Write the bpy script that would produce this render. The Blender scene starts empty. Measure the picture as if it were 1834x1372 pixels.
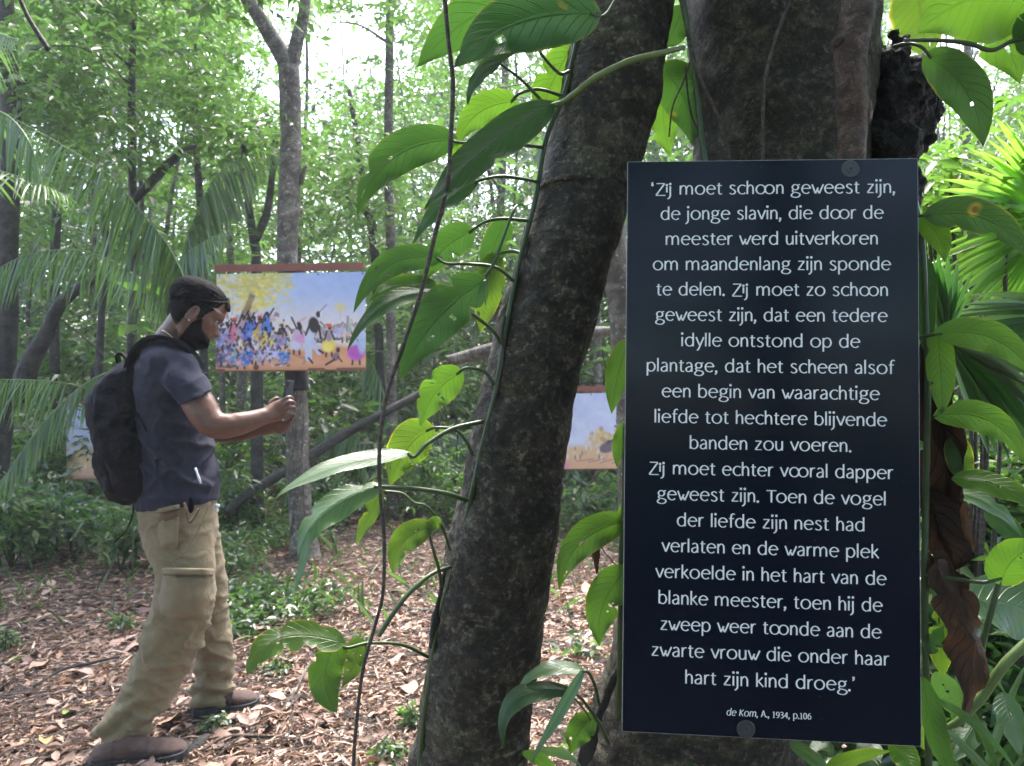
import bpy, bmesh, math, random
import numpy as np
from mathutils import Vector, Matrix, Quaternion, noise as mnoise
R = math.radians
sc = bpy.context.scene
col = sc.collection
random.seed(7)
rng = np.random.default_rng(7)

# ---------------------------------------------------------------- camera, world, sun, exposure
F, CX, CY, CAMZ = 1334.0, 917.0, 686.0, 1.4
cam_d = bpy.data.cameras.new('camera'); cam = bpy.data.objects.new('camera', cam_d); col.objects.link(cam)
cam.location = (0, 0, CAMZ); cam.rotation_euler = (R(90), 0, 0)
cam_d.sensor_width = 36; cam_d.lens = 36*F/1834; cam_d.clip_start = 0.05; cam_d.clip_end = 500
cam_d.dof.use_dof = True; cam_d.dof.focus_distance = 1.15; cam_d.dof.aperture_fstop = 11
sc.camera = cam
HAZE = 0.0024
SUN_EL, SUN_AZ = 62.0, 15.0            # azimuth from +Y towards +X
w = bpy.data.worlds.new('World'); sc.world = w; w.use_nodes = True
nt = w.node_tree; nt.nodes.clear()
sky = nt.nodes.new('ShaderNodeTexSky'); sky.sky_type = 'NISHITA'; sky.sun_disc = False
sky.sun_elevation = R(SUN_EL); sky.sun_rotation = R(SUN_AZ); sky.air_density = 1.0; sky.dust_density = 4.0; sky.ozone_density = 1.0
hs = nt.nodes.new('ShaderNodeHueSaturation'); hs.inputs['Saturation'].default_value = 0.95
bg = nt.nodes.new('ShaderNodeBackground'); bg.inputs['Strength'].default_value = 0.15
wo = nt.nodes.new('ShaderNodeOutputWorld')
nt.links.new(sky.outputs[0], hs.inputs['Color']); nt.links.new(hs.outputs[0], bg.inputs[0]); nt.links.new(bg.outputs[0], wo.inputs[0])
sun_d = bpy.data.lights.new('sun', 'SUN'); sun_d.energy = 1.5; sun_d.angle = R(14); sun_d.color = (1.0, 0.98, 0.95)
sun = bpy.data.objects.new('sun', sun_d); col.objects.link(sun)
sdir = Vector((math.sin(R(SUN_AZ))*math.cos(R(SUN_EL)), math.cos(R(SUN_AZ))*math.cos(R(SUN_EL)), math.sin(R(SUN_EL))))
sun.rotation_euler = (-sdir).to_track_quat('-Z', 'Y').to_euler(); sun.location = sdir*30
vs = sc.view_settings; sc.display_settings.display_device = 'sRGB'
vs.view_transform = 'Standard'; vs.look = 'None'; vs.gamma = 1; vs.use_curve_mapping = False; vs.exposure = 2.85
cy = sc.cycles; cy.use_denoising = True
try: cy.denoiser = 'OPENIMAGEDENOISE'
except Exception: pass
cy.max_bounces = 7; cy.diffuse_bounces = 4; cy.glossy_bounces = 2; cy.transmission_bounces = 3; cy.sample_clamp_indirect = 4
cy.use_adaptive_sampling = True; cy.adaptive_threshold = 0.02

# ---------------------------------------------------------------- helpers
def P(px, py, d): return Vector(((px-CX)/F*d, d, CAMZ-(py-CY)/F*d))
def gz(x, y):
    return 0.035*mnoise.noise(Vector((x*0.55, y*0.55, 3.1))) + 0.012*mnoise.noise(Vector((x*2.6, y*2.6, 8.0)))
def G(px, d, up=0.0):
    x = (px-CX)/F*d
    return Vector((x, d, gz(x, d)+up))

def tag(o, label=None, cat=None, group=None, kind=None):
    if label: o['label'] = label
    if cat: o['category'] = cat
    if group: o['group'] = group
    if kind: o['kind'] = kind
    return o
def link(name, me, parent=None):
    o = bpy.data.objects.new(name, me); col.objects.link(o)
    if parent is not None:
        o.parent = parent
        o.matrix_parent_inverse = Matrix.Translation(-parent.location) if parent.type == 'EMPTY' else Matrix.Identity(4)
    return o
def empty(name, loc, label, cat, group=None):
    o = bpy.data.objects.new(name, None); col.objects.link(o); o.location = loc; o.empty_display_size = 0.1
    return tag(o, label, cat, group)
def mesh_np(name, verts, faces, mat, smooth=False):
    """faces: (n,3) or (n,4) int array, or a list of them"""
    if not isinstance(faces, (list, tuple)): faces = [faces]
    me = bpy.data.meshes.new(name)
    verts = np.asarray(verts, dtype=np.float32)
    nl = sum(f.size for f in faces); nf = sum(len(f) for f in faces)
    me.vertices.add(len(verts)); me.vertices.foreach_set('co', verts.ravel())
    me.loops.add(nl); me.polygons.add(nf)
    me.loops.foreach_set('vertex_index', np.concatenate([f.ravel() for f in faces]).astype(np.int32))
    tot = np.concatenate([np.full(len(f), f.shape[1]) for f in faces]); st = np.concatenate([[0], np.cumsum(tot)[:-1]])
    me.polygons.foreach_set('loop_start', st.astype(np.int32))
    try: me.polygons.foreach_set('loop_total', tot.astype(np.int32))
    except Exception: pass
    me.update(calc_edges=True)
    if smooth: me.polygons.foreach_set('use_smooth', np.ones(nf, dtype=bool))
    if mat: me.materials.append(mat)
    return me

class MB:
    def __init__(s): s.v = []; s.f = []
    def add(s, vs_, fs_):
        n = len(s.v); s.v.extend(vs_); s.f.extend([tuple(i+n for i in f) for f in fs_]); return s
    def build(s, name, mat, parent=None, smooth=True):
        me = bpy.data.meshes.new(name); me.from_pydata([tuple(v) for v in s.v], [], s.f); me.update()
        if smooth: me.polygons.foreach_set('use_smooth', [True]*len(me.polygons))
        if mat: me.materials.append(mat)
        return link(name, me, parent)
def cat(pts, n):
    """Catmull-Rom resample of tuples/vectors to n points"""
    a = np.array([list(p) for p in pts], float)
    if len(a) == 2:
        t = np.linspace(0, 1, n)[:, None]; return a[0]*(1-t)+a[1]*t
    ext = np.vstack([2*a[0]-a[1], a, 2*a[-1]-a[-2]])
    u = np.linspace(0, len(a)-1-1e-9, n); i = u.astype(int); t = (u-i)[:, None]
    p0, p1, p2, p3 = ext[i], ext[i+1], ext[i+2], ext[i+3]
    return 0.5*((2*p1)+(-p0+p2)*t+(2*p0-5*p1+4*p2-p3)*t*t+(-p0+3*p1-3*p2+p3)*t**3)
def tube(pts, radii, sides=8, cap=True, bump=0.0, freq=6.0, seed=0.0, flat=1.0):
    """pts: n x 3 array, radii: n; bump displaces radially with noise"""
    pts = np.asarray([list(p) for p in pts], float); n = len(pts)
    tan = np.gradient(pts, axis=0); tan /= np.linalg.norm(tan, axis=1)[:, None]+1e-12
    ref = np.array([0, 1, 0.]) if abs(tan[0][1]) < .9 else np.array([1, 0, 0.])
    u = np.cross(tan[0], ref); u /= np.linalg.norm(u)
    V = []
    for i in range(n):
        u = u-tan[i]*np.dot(u, tan[i]); u /= np.linalg.norm(u); v = np.cross(tan[i], u)
        for k in range(sides):
            a = 2*math.pi*k/sides
            dvec = math.cos(a)*u+math.sin(a)*v*flat; r = radii[i]
            p = pts[i]+dvec*r
            if bump:
                q = Vector(p)*freq+Vector((seed, 0, 0))
                r2 = r*(1+bump*(mnoise.noise(q)+0.5*mnoise.noise(q*2.7)+0.28*mnoise.noise(q*6.5)))
                p = pts[i]+dvec*r2
            V.append(p)
    Fs = []
    for i in range(n-1):
        for k in range(sides):
            a = i*sides+k; b = i*sides+(k+1) % sides
            Fs.append((a, b, b+sides, a+sides))
    if cap:
        Fs.append(tuple(range(sides-1, -1, -1))); Fs.append(tuple((n-1)*sides+k for k in range(sides)))
    return V, Fs
def px_path(lst, n, d=None):
    """lst of (px,py[,d]) -> n x 3 points in the world"""
    a = cat([(p[0], p[1], p[2] if len(p) > 2 else d) for p in lst], n)
    return np.array([P(*q) for q in a])
def box(c, s, rot=None):
    c = Vector(c); V = []
    for x in (-1, 1):
        for y in (-1, 1):
            for z in (-1, 1):
                q = Vector((x*s[0]/2, y*s[1]/2, z*s[2]/2))
                V.append(c+(rot @ q if rot else q))
    return V, [(0, 1, 3, 2), (4, 6, 7, 5), (0, 4, 5, 1), (2, 3, 7, 6), (0, 2, 6, 4), (1, 5, 7, 3)]
def ellipsoid(c, r, rot=None, nu=16, nv=10):
    V = []; Fs = []
    c = Vector(c)
    for j in range(nv+1):
        ph = math.pi*j/nv
        for i in range(nu):
            th = 2*math.pi*i/nu
            q = Vector((r[0]*math.sin(ph)*math.cos(th), r[1]*math.sin(ph)*math.sin(th), r[2]*math.cos(ph)))
            V.append(c+(rot @ q if rot else q))
    for j in range(nv):
        for i in range(nu):
            a = j*nu+i; b = j*nu+(i+1) % nu
            Fs.append((a, a+nu, b+nu, b))
    return V, Fs
def remesh(mb, voxel, smooth_it=6, name='tmp'):
    me = bpy.data.meshes.new(name); me.from_pydata([tuple(v) for v in mb.v], [], mb.f); me.update()
    bm = bmesh.new(); bm.from_mesh(me); bmesh.ops.remove_doubles(bm, verts=bm.verts, dist=1e-6)
    bmesh.ops.recalc_face_normals(bm, faces=bm.faces); bm.to_mesh(me); bm.free()
    o = bpy.data.objects.new(name, me); col.objects.link(o)
    m = o.modifiers.new('r', 'REMESH'); m.mode = 'VOXEL'; m.voxel_size = voxel; m.use_smooth_shade = True
    if smooth_it:
        m2 = o.modifiers.new('s', 'SMOOTH'); m2.factor = 0.5; m2.iterations = smooth_it
    dg = bpy.context.evaluated_depsgraph_get(); ev = o.evaluated_get(dg)
    out = bpy.data.meshes.new_from_object(ev)
    bpy.data.objects.remove(o); bpy.data.meshes.remove(me)
    out.polygons.foreach_set('use_smooth', np.ones(len(out.polygons), dtype=bool))
    return out
def displace(me, fn):
    n = len(me.vertices); co = np.empty(n*3, np.float32); me.vertices.foreach_get('co', co); co = co.reshape(-1, 3)
    no = np.empty(n*3, np.float32); me.vertices.foreach_get('normal', no); no = no.reshape(-1, 3)
    dv = np.array([fn(Vector(c), Vector(nn)) for c, nn in zip(co.tolist(), no.tolist())], np.float32)
    me.vertices.foreach_set('co', (co+no*dv[:, None]).ravel()); me.update()

# ---------------------------------------------------------------- materials
class NT:
    def __init__(s, name):
        s.m = bpy.data.materials.new(name); s.m.use_nodes = True; s.t = s.m.node_tree; s.t.nodes.clear()
        s.out = s.n('ShaderNodeOutputMaterial')
    def n(s, t, **kw):
        nd = s.t.nodes.new(t)
        for k, v in kw.items():
            if k.startswith('i_'):
                key = k[2:]; key = int(key) if key.isdigit() else key.replace('_', ' ')
                s.set(nd, key, v)
            else: setattr(nd, k, v)
        return nd
    def set(s, nd, key, v):
        inp = nd.inputs[key]
        if isinstance(v, bpy.types.NodeSocket): s.t.links.new(v, inp)
        elif isinstance(v, (tuple, list)) and len(v) == 3 and inp.type == 'RGBA': inp.default_value = (*v, 1)
        else: inp.default_value = v
    def math(s, op, a, b=0.0, c=0.0, clamp=False):
        nd = s.n('ShaderNodeMath', operation=op, use_clamp=clamp)
        for i, v in enumerate((a, b, c)): s.set(nd, i, v)
        return nd.outputs[0]
    def mix(s, f, a, b, mode='MIX'):
        nd = s.n('ShaderNodeMix', data_type='RGBA', blend_type=mode)
        for k, v in ((0, f), (6, a), (7, b)): s.set(nd, k, v)
        return nd.outputs[2]
    def noise(s, scale, detail=4, rough=0.6, vec=None, dist=0.0):
        nd = s.n('ShaderNodeTexNoise'); s.set(nd, 'Scale', scale); s.set(nd, 'Detail', detail); s.set(nd, 'Roughness', rough); s.set(nd, 'Distortion', dist)
        if vec is not None: s.set(nd, 'Vector', vec)
        return nd.outputs[0]
    def ramp(s, f, stops, interp='LINEAR'):
        nd = s.n('ShaderNodeValToRGB'); s.set(nd, 0, f); cr = nd.color_ramp; cr.interpolation = interp
        while len(cr.elements) < len(stops): cr.elements.new(0.5)
        for e, (p, c) in zip(cr.elements, stops):
            e.position = p; e.color = (*c, 1) if isinstance(c, (tuple, list)) else (c, c, c, 1)
        return nd.outputs[0]
    def step(s, f, a, b):
        nd = s.n('ShaderNodeMapRange', interpolation_type='SMOOTHSTEP'); s.set(nd, 0, f); s.set(nd, 1, a); s.set(nd, 2, b)
        return nd.outputs[0]
    def bump(s, h, strength=0.5, dist=0.01):
        nd = s.n('ShaderNodeBump'); s.set(nd, 'Strength', strength); s.set(nd, 'Distance', dist); s.set(nd, 'Height', h)
        return nd.outputs[0]
    def bsdf(s, color, rough=0.6, bump=None, spec=0.5, trans=None, tw=0.0, **kw):
        b = s.n('ShaderNodeBsdfPrincipled'); s.set(b, 'Base Color', color); s.set(b, 'Roughness', rough); s.set(b, 'Specular IOR Level', spec)
        if bump is not None: s.set(b, 'Normal', bump)
        for k, v in kw.items(): s.set(b, k.replace('_', ' '), v)
        o = b.outputs[0]
        if trans is not None:
            t = s.n('ShaderNodeBsdfTranslucent'); s.set(t, 'Color', trans)
            if bump is not None: s.set(t, 'Normal', bump)
            mx = s.n('ShaderNodeMixShader'); s.set(mx, 0, tw); s.t.links.new(o, mx.inputs[1]); s.t.links.new(t.outputs[0], mx.inputs[2]); o = mx.outputs[0]
        s.t.links.new(o, s.out.inputs[0]); return s.m
def plain(name, c, rough=0.6, var=0.25, scale=40, bump=0.0, spec=0.4, obj=False, **kw):
    t = NT(name); co = t.n('ShaderNodeTexCoord').outputs['Object']
    n = t.noise(scale, 5, 0.65, co)
    cc = t.mix(n, tuple(x*(1-var) for x in c), tuple(min(1, x*(1+var)) for x in c))
    return t.bsdf(cc, rough, t.bump(n, bump, 0.003) if bump else None, spec, **kw)

def mat_leafcloud(name, stops, tcol, tw=0.4, rough=0.4, spec=0.8):
    t = NT(name); g = t.n('ShaderNodeNewGeometry')
    c = t.ramp(g.outputs['Random Per Island'], stops)
    tc = t.mix(0.65, c, tcol)
    return t.bsdf(c, rough, None, spec, trans=t.mix(1.0, tc, (1.9, 1.9, 1.6), 'MULTIPLY'), tw=tw)
def mat_bigleaf(name, base, vein, tcol, tw=0.45, rough=0.33, yellow=0.5, spots=0.5, spec=0.5, veinbump=0.5):
    t = NT(name); uv = t.n('ShaderNodeUVMap').outputs[0]; sp = t.n('ShaderNodeSeparateXYZ'); t.set(sp, 0, uv)
    u, v = sp.outputs[0], sp.outputs[1]
    a = t.math('ABSOLUTE', u)
    oi = t.n('ShaderNodeObjectInfo').outputs['Random']
    k = t.math('SUBTRACT', t.math('MULTIPLY', v, 11.0), t.math('MULTIPLY', a, 2.6))
    fr = t.math('ABSOLUTE', t.math('SUBTRACT', t.math('FRACT', k), 0.5))
    lat = t.math('SUBTRACT', 1.0, t.step(fr, 0.0, 0.10))
    k3 = t.math('SUBTRACT', t.math('MULTIPLY', v, 44.0), t.math('MULTIPLY', a, 10.4))
    fine = t.math('ABSOLUTE', t.math('SUBTRACT', t.math('FRACT', k3), 0.5))
    mid = t.math('SUBTRACT', 1.0, t.step(a, 0.015, 0.06))
    ve = t.math('MAXIMUM', t.math('MULTIPLY', lat, 0.22), t.math('MULTIPLY', mid, 0.8))
    co = t.n('ShaderNodeTexCoord').outputs['Object']
    off = t.n('ShaderNodeVectorMath', operation='ADD'); t.set(off, 0, co); cmb = t.n('ShaderNodeCombineXYZ'); t.set(cmb, 0, t.math('MULTIPLY', oi, 37.0)); t.set(off, 1, cmb.outputs[0])
    n1 = t.noise(14, 4, 0.6, off.outputs[0]); n2 = t.noise(45, 5, 0.7, off.outputs[0])
    hv = t.n('ShaderNodeHueSaturation'); t.set(hv, 'Color', base); t.set(hv, 'Hue', t.math('ADD', 0.485, t.math('MULTIPLY', oi, 0.03))); t.set(hv, 'Value', t.math('ADD', 0.8, t.math('MULTIPLY', n1, 0.42)))
    c = t.mix(t.math('MULTIPLY', ve, 0.55), hv.outputs[0], vein)
    ed = t.math('MULTIPLY', t.step(t.math('ADD', a, t.math('MULTIPLY', n1, 0.45)), 1.13, 1.28), yellow)
    c = t.mix(ed, c, (0.30, 0.26, 0.04))
    vo = t.n('ShaderNodeTexVoronoi'); t.set(vo, 'Scale', 17.0); t.set(vo, 'Vector', off.outputs[0])
    dd = vo.outputs['Distance']; gate = t.step(t.noise(9, 1, 0.5, off.outputs[0]), 0.60, 0.66)
    sy = t.math('MULTIPLY', t.math('MULTIPLY', t.math('SUBTRACT', 1.0, t.step(dd, 0.12, 0.24)), gate), spots)
    sb = t.math('MULTIPLY', t.math('MULTIPLY', t.math('SUBTRACT', 1.0, t.step(dd, 0.05, 0.12)), gate), spots)
    c = t.mix(sy, c, (0.33, 0.24, 0.03)); c = t.mix(sb, c, (0.10, 0.05, 0.02))
    tr = t.mix(t.math('MULTIPLY', ve, 0.45), tcol, tuple(x*0.45 for x in tcol)); tr = t.mix(ed, tr, (0.5, 0.42, 0.03)); tr = t.mix(sy, tr, (0.5, 0.36, 0.04)); tr = t.mix(sb, tr, (0.05, 0.02, 0.01))
    h = t.math('ADD', t.math('MULTIPLY', t.math('MAXIMUM', lat, mid), 0.7), t.math('ADD', t.math('MULTIPLY', n2, 0.6), t.math('MULTIPLY', fine, 0.25)))
    r = t.math('ADD', rough-0.06, t.math('MULTIPLY', n2, 0.2))
    return t.bsdf(c, r, t.bump(h, veinbump, 0.003), spec, trans=tr, tw=tw)
def mat_bark(name, dark, mid, pale, moss, mossamt=0.4, paleamt=0.3, scale=18, rings=0.0, bump=0.8, rough=0.7, SP0=0.60):
    t = NT(name); co = t.n('ShaderNodeTexCoord').outputs['Object']
    mp = t.n('ShaderNodeMapping'); t.set(mp, 0, co); mp.inputs['Scale'].default_value = (1, 1, 1.25)
    v = mp.outputs[0]
    n1 = t.noise(scale*0.35, 5, 0.65, v, 0.4); n2 = t.noise(scale*2.2, 8, 0.72, v, 0.3); n3 = t.noise(scale*7, 4, 0.7, co); n4 = t.noise(scale*0.22, 5, 0.62, co, 0.8); n6 = t.noise(scale*0.6, 7, 0.75, v, 0.5)
    c = t.mix(t.step(n2, 0.35, 0.7), dark, mid)
    c = t.mix(t.math('MULTIPLY', t.math('MULTIPLY', t.step(n1, 0.46, 0.62), t.step(n3, 0.38, 0.62)), mossamt), c, moss)
    c = t.mix(t.math('MULTIPLY', t.math('MULTIPLY', t.step(n4, 0.52, 0.66), t.step(n2, 0.42, 0.62)), paleamt), c, pale)
    n5 = t.noise(scale*3.3, 3, 0.6, co)
    c = t.mix(t.math('MULTIPLY', t.step(n5, SP0, SP0+0.07), min(1.0, paleamt*1.5)), c, pale)
    c = t.mix(t.math('MULTIPLY', t.step(n1, 0.55, 0.30), 0.55), c, tuple(x*0.45 for x in dark))
    c = t.mix(t.math('MULTIPLY', t.step(n6, 0.56, 0.42), 0.75), c, tuple(x*0.4 for x in dark)); c = t.mix(t.math('MULTIPLY', t.step(n6, 0.56, 0.68), 0.45), c, tuple(min(1, x*1.9) for x in mid))
    h = t.math('ADD', t.math('ADD', t.math('MULTIPLY', n2, 1.0), t.math('MULTIPLY', n6, 1.2)), t.math('MULTIPLY', n3, 0.5))
    if rings:
        sp = t.n('ShaderNodeSeparateXYZ'); t.set(sp, 0, co)
        wv = t.math('SINE', t.math('ADD', t.math('MULTIPLY', sp.outputs[2], 150.0), t.math('MULTIPLY', n1, 22.0)))
        h = t.math('ADD', h, t.math('MULTIPLY', wv, rings))
        c = t.mix(t.math('MULTIPLY', t.step(wv, 0.3, 0.95), rings*0.8), c, tuple(x*0.5 for x in dark))
    return t.bsdf(c, rough, t.bump(h, bump, 0.018), 0.45)
def mat_fabric(name, c, scale=900, var=0.15, rough=0.9, fold=0.25, fade=None, sheen=0.1, spec=0.2):
    t = NT(name); co = t.n('ShaderNodeTexCoord').outputs['Object']
    n1 = t.noise(9, 4, 0.6, co, 0.5); n2 = t.noise(scale, 2, 0.5, co); n3 = t.noise(38, 4, 0.6, co, 0.8)
    cc = t.mix(n1, tuple(x*(1-var) for x in c), tuple(x*(1+var) for x in c))
    if fade: cc = t.mix(t.math('MULTIPLY', t.step(n3, 0.5, 0.75), 0.35), cc, fade)
    h = t.math('ADD', t.math('MULTIPLY', n3, 1.0), t.math('MULTIPLY', n2, 0.15))
    return t.bsdf(cc, rough, t.bump(h, fold, 0.01), spec, Sheen_Weight=sheen)

M = {}
G1 = [(0.0, (0.014, 0.034, 0.013)), (0.35, (0.028, 0.062, 0.022)), (0.7, (0.050, 0.095, 0.034)), (0.93, (0.09, 0.135, 0.05)), (1.0, (0.15, 0.15, 0.06))]
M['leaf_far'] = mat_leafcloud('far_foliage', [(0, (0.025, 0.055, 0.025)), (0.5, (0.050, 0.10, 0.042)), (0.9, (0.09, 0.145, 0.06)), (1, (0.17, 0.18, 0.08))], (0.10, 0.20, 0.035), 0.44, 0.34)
M['leaf_mid'] = mat_leafcloud('mid_foliage', G1, (0.085, 0.19, 0.03), 0.42, 0.32)
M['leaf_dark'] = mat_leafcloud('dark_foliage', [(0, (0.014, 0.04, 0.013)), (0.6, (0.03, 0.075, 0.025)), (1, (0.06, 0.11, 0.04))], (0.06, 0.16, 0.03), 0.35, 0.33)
M['leaf_fresh'] = mat_leafcloud('fresh_foliage', [(0, (0.03, 0.075, 0.016)), (0.6, (0.06, 0.13, 0.03)), (1, (0.12, 0.18, 0.045))], (0.12, 0.25, 0.03), 0.45, 0.36)
M['frond'] = mat_leafcloud('palm_leaflets', [(0, (0.045, 0.09, 0.045)), (0.7, (0.075, 0.13, 0.065)), (1, (0.15, 0.18, 0.09))], (0.12, 0.24, 0.05), 0.4, 0.27)
M['fan_bright'] = mat_leafcloud('bright_fan', [(0, (0.06, 0.14, 0.022)), (1, (0.11, 0.20, 0.045))], (0.22, 0.44, 0.045), 0.55, 0.28)
M['fan_dark'] = mat_leafcloud('dark_fan', [(0, (0.015, 0.05, 0.015)), (1, (0.03, 0.075, 0.022))], (0.05, 0.16, 0.02), 0.4, 0.28)
M['big_green'] = mat_bigleaf('climber_leaf', (0.036, 0.095, 0.020), (0.025, 0.06, 0.013), (0.055, 0.15, 0.018), 0.42, yellow=0.25, spots=0.9)
M['big_dark'] = mat_bigleaf('climber_leaf_dark', (0.024, 0.068, 0.018), (0.016, 0.04, 0.012), (0.035, 0.11, 0.014), 0.36, yellow=0.3, spots=0.7)
M['big_lime'] = mat_bigleaf('climber_leaf_lime', (0.05, 0.125, 0.018), (0.03, 0.085, 0.013), (0.11, 0.25, 0.018), 0.5, yellow=0.3, spots=0.25)
M['big_yellow'] = mat_bigleaf('climber_leaf_yellowing', (0.05, 0.11, 0.018), (0.03, 0.07, 0.01), (0.12, 0.23, 0.018), 0.5, yellow=1.0, spots=1.0)
M['big_pale'] = mat_bigleaf('climber_leaf_glossy', (0.06, 0.13, 0.04), (0.12, 0.2, 0.08), (0.09, 0.22, 0.03), 0.3, rough=0.28, yellow=0.1, spots=0.1, spec=0.9)
M['big_spot'] = mat_bigleaf('climber_leaf_spotted', (0.036, 0.085, 0.018), (0.025, 0.06, 0.013), (0.07, 0.18, 0.018), 0.42, yellow=0.6, spots=1.6)
M['dead_leaf'] = mat_bigleaf('dead_leaf', (0.060, 0.036, 0.023), (0.04, 0.026, 0.018), (0.06, 0.028, 0.012), 0.2, rough=0.85, yellow=0.0, spots=0.2, veinbump=0.9)
M['stem_green'] = plain('green_stem', (0.042, 0.072, 0.026), 0.4, 0.3, 60, 0.3)
M['stem_pale'] = plain('pale_green_stem', (0.11, 0.165, 0.05), 0.38, 0.3, 60, 0.3)
M['vine_brown'] = mat_bark('vine_bark', (0.06, 0.045, 0.038), (0.13, 0.10, 0.085), (0.22, 0.2, 0.18), (0.06, 0.08, 0.04), 0.2, 0.3, 120, bump=0.4)
M['bark_lean'] = mat_bark('leaning_trunk_bark', (0.034, 0.029, 0.023), (0.130, 0.110, 0.078), (0.24, 0.215, 0.155), (0.125, 0.125, 0.055), 0.9, 0.75, 30, rings=0.25, bump=1.0, SP0=0.545)
M['bark_thick'] = mat_bark('thick_trunk_bark', (0.033, 0.030, 0.023), (0.120, 0.106, 0.074), (0.20, 0.165, 0.115), (0.120, 0.124, 0.054), 0.95, 0.75, 34, bump=1.0, SP0=0.545)
M['bark_far'] = mat_bark('pale_bark', (0.09, 0.075, 0.062), (0.20, 0.17, 0.14), (0.42, 0.40, 0.37), (0.10, 0.12, 0.06), 0.4, 0.7, 12, bump=0.6)
M['bark_dark'] = mat_bark('dark_bark', (0.022, 0.02, 0.018), (0.055, 0.048, 0.042), (0.12, 0.11, 0.1), (0.04, 0.06, 0.03), 0.4, 0.2, 14, bump=0.7)
M['bark_red'] = mat_bark('reddish_stem_bark', (0.07, 0.042, 0.032), (0.15, 0.098, 0.075), (0.26, 0.2, 0.16), (0.09, 0.08, 0.05), 0.2, 0.5, 60, bump=0.6)
M['rot'] = mat_bark('charred_rotten_wood', (0.007, 0.007, 0.010), (0.035, 0.026, 0.026), (0.22, 0.20, 0.19), (0.09, 0.035, 0.028), 0.8, 0.3, 60, bump=1.0)
M['wood_red'] = plain('red_painted_batten', (0.22, 0.075, 0.06), 0.6, 0.25, 30, 0.3)
M['skin'] = None
# ================================================================ SETTING: ground
def build_ground():
    ax = np.concatenate([-np.geomspace(45, 9, 20), np.linspace(-8.8, 8.8, 150), np.geomspace(9, 45, 20)])
    ay = np.concatenate([np.linspace(-14, 1, 12), np.linspace(1.2, 14, 130), np.geomspace(14.2, 60, 22)])
    X, Y = np.meshgrid(ax, ay)
    Z = np.array([[gz(x, y) for x in ax] for y in ay])
    Z = Z - 0.02*np.exp(-((X)**2+(Y-5)**2)/900)*0
    V = np.stack([X, Y, Z], -1).reshape(-1, 3); nx = len(ax); ny = len(ay)
    i = np.arange((ny-1)*(nx-1)); r = i//(nx-1); c = i % (nx-1); a = r*nx+c
    Fq = np.stack([a, a+1, a+nx+1, a+nx], 1)
    t = NT('forest_floor'); co = t.n('ShaderNodeTexCoord').outputs['Object']
    n1 = t.noise(1.3, 5, 0.6, co); n2 = t.noise(16, 6, 0.7, co, 0.6); n3 = t.noise(90, 5, 0.7, co)
    vo = t.n('ShaderNodeTexVoronoi'); t.set(vo, 'Scale', 34.0); t.set(vo, 'Vector', co)
    sp = t.n('ShaderNodeSeparateColor'); t.set(sp, 0, vo.outputs['Color'])
    c1 = t.ramp(sp.outputs[0], [(0, (0.08, 0.05, 0.038)), (0.4, (0.18, 0.11, 0.085)), (0.75, (0.29, 0.195, 0.155)), (1, (0.38, 0.29, 0.23))])
    c2 = t.mix(t.step(n2, 0.4, 0.62), c1, (0.065, 0.045, 0.033))
    c3 = t.mix(t.math('MULTIPLY', t.step(n1, 0.52, 0.66), 0.55), c2, (0.06, 0.08, 0.03))
    h = t.math('ADD', t.math('MULTIPLY', vo.outputs['Distance'], 1.4), n3)
    m = t.bsdf(c3, 0.8, t.bump(h, 1.0, 0.02), 0.3)
    return tag(link('ground', mesh_np('ground', V, Fq, m, True)), kind='structure')
ground = build_ground()

def gzv(x, y):
    return np.array([gz(a, b) for a, b in zip(x, y)])

# leaf-shaped two-triangle pieces, vectorised
def leaf_cloud(pos, dirv, size, wr=0.42, fold=0.18, up=None):
    n = len(pos); d = dirv/(np.linalg.norm(dirv, axis=1)[:, None]+1e-9)
    if up is None: up = np.tile([0, 0, 1.0], (n, 1))+rng.normal(0, 0.45, (n, 3))
    side = np.cross(d, up); side /= np.linalg.norm(side, axis=1)[:, None]+1e-9
    nor = np.cross(side, d)
    L = size[:, None]; W = (size*wr)[:, None]
    b = pos; t = pos+d*L-nor*L*0.08
    r = pos+d*L*0.42+side*W*0.5+nor*L*fold*0.5; l = pos+d*L*0.42-side*W*0.5+nor*L*fold*0.5
    V = np.stack([b, r, t, l], 1).reshape(-1, 3)
    k = np.arange(n)*4
    Fa = np.concatenate([np.stack([k, k+1, k+2], 1), np.stack([k, k+2, k+3], 1)])
    return V, Fa
def sprays(centers, size, nl=9, length=0.5, droop=0.25, wr=0.42):
    """leafy twigs: each centre becomes a twig carrying nl alternate leaves"""
    n = len(centers)
    az = rng.uniform(0, 2*math.pi, n); t = np.stack([np.cos(az), np.sin(az), rng.normal(-droop*0.4, 0.35, n)], 1)
    t /= np.linalg.norm(t, axis=1)[:, None]
    sd = np.cross(t, np.tile([0, 0, 1.0], (n, 1))); sd /= np.linalg.norm(sd, axis=1)[:, None]+1e-9
    ps, ds, ss = [], [], []
    for j in range(nl):
        f = (j+0.5)/nl; sg = 1 if j % 2 else -1
        p = centers+t*(f*length)[:, None]*1.0 if isinstance(length, np.ndarray) else centers+t*(f*length)
        p = p-np.array([0, 0, 1.0])*(f*f*droop*0.3)
        dd = t*0.55+sd*sg*0.8+rng.normal(0, 0.28, (n, 3)); dd[:, 2] -= droop
        if j == nl-1: dd = t+rng.normal(0, .15, (n, 3))
        ps.append(p+rng.normal(0, 0.012, (n, 3))); ds.append(dd); ss.append(size*rng.uniform(0.5, 1.45, n))
    return leaf_cloud(np.concatenate(ps), np.concatenate(ds), np.concatenate(ss), wr)
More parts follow.
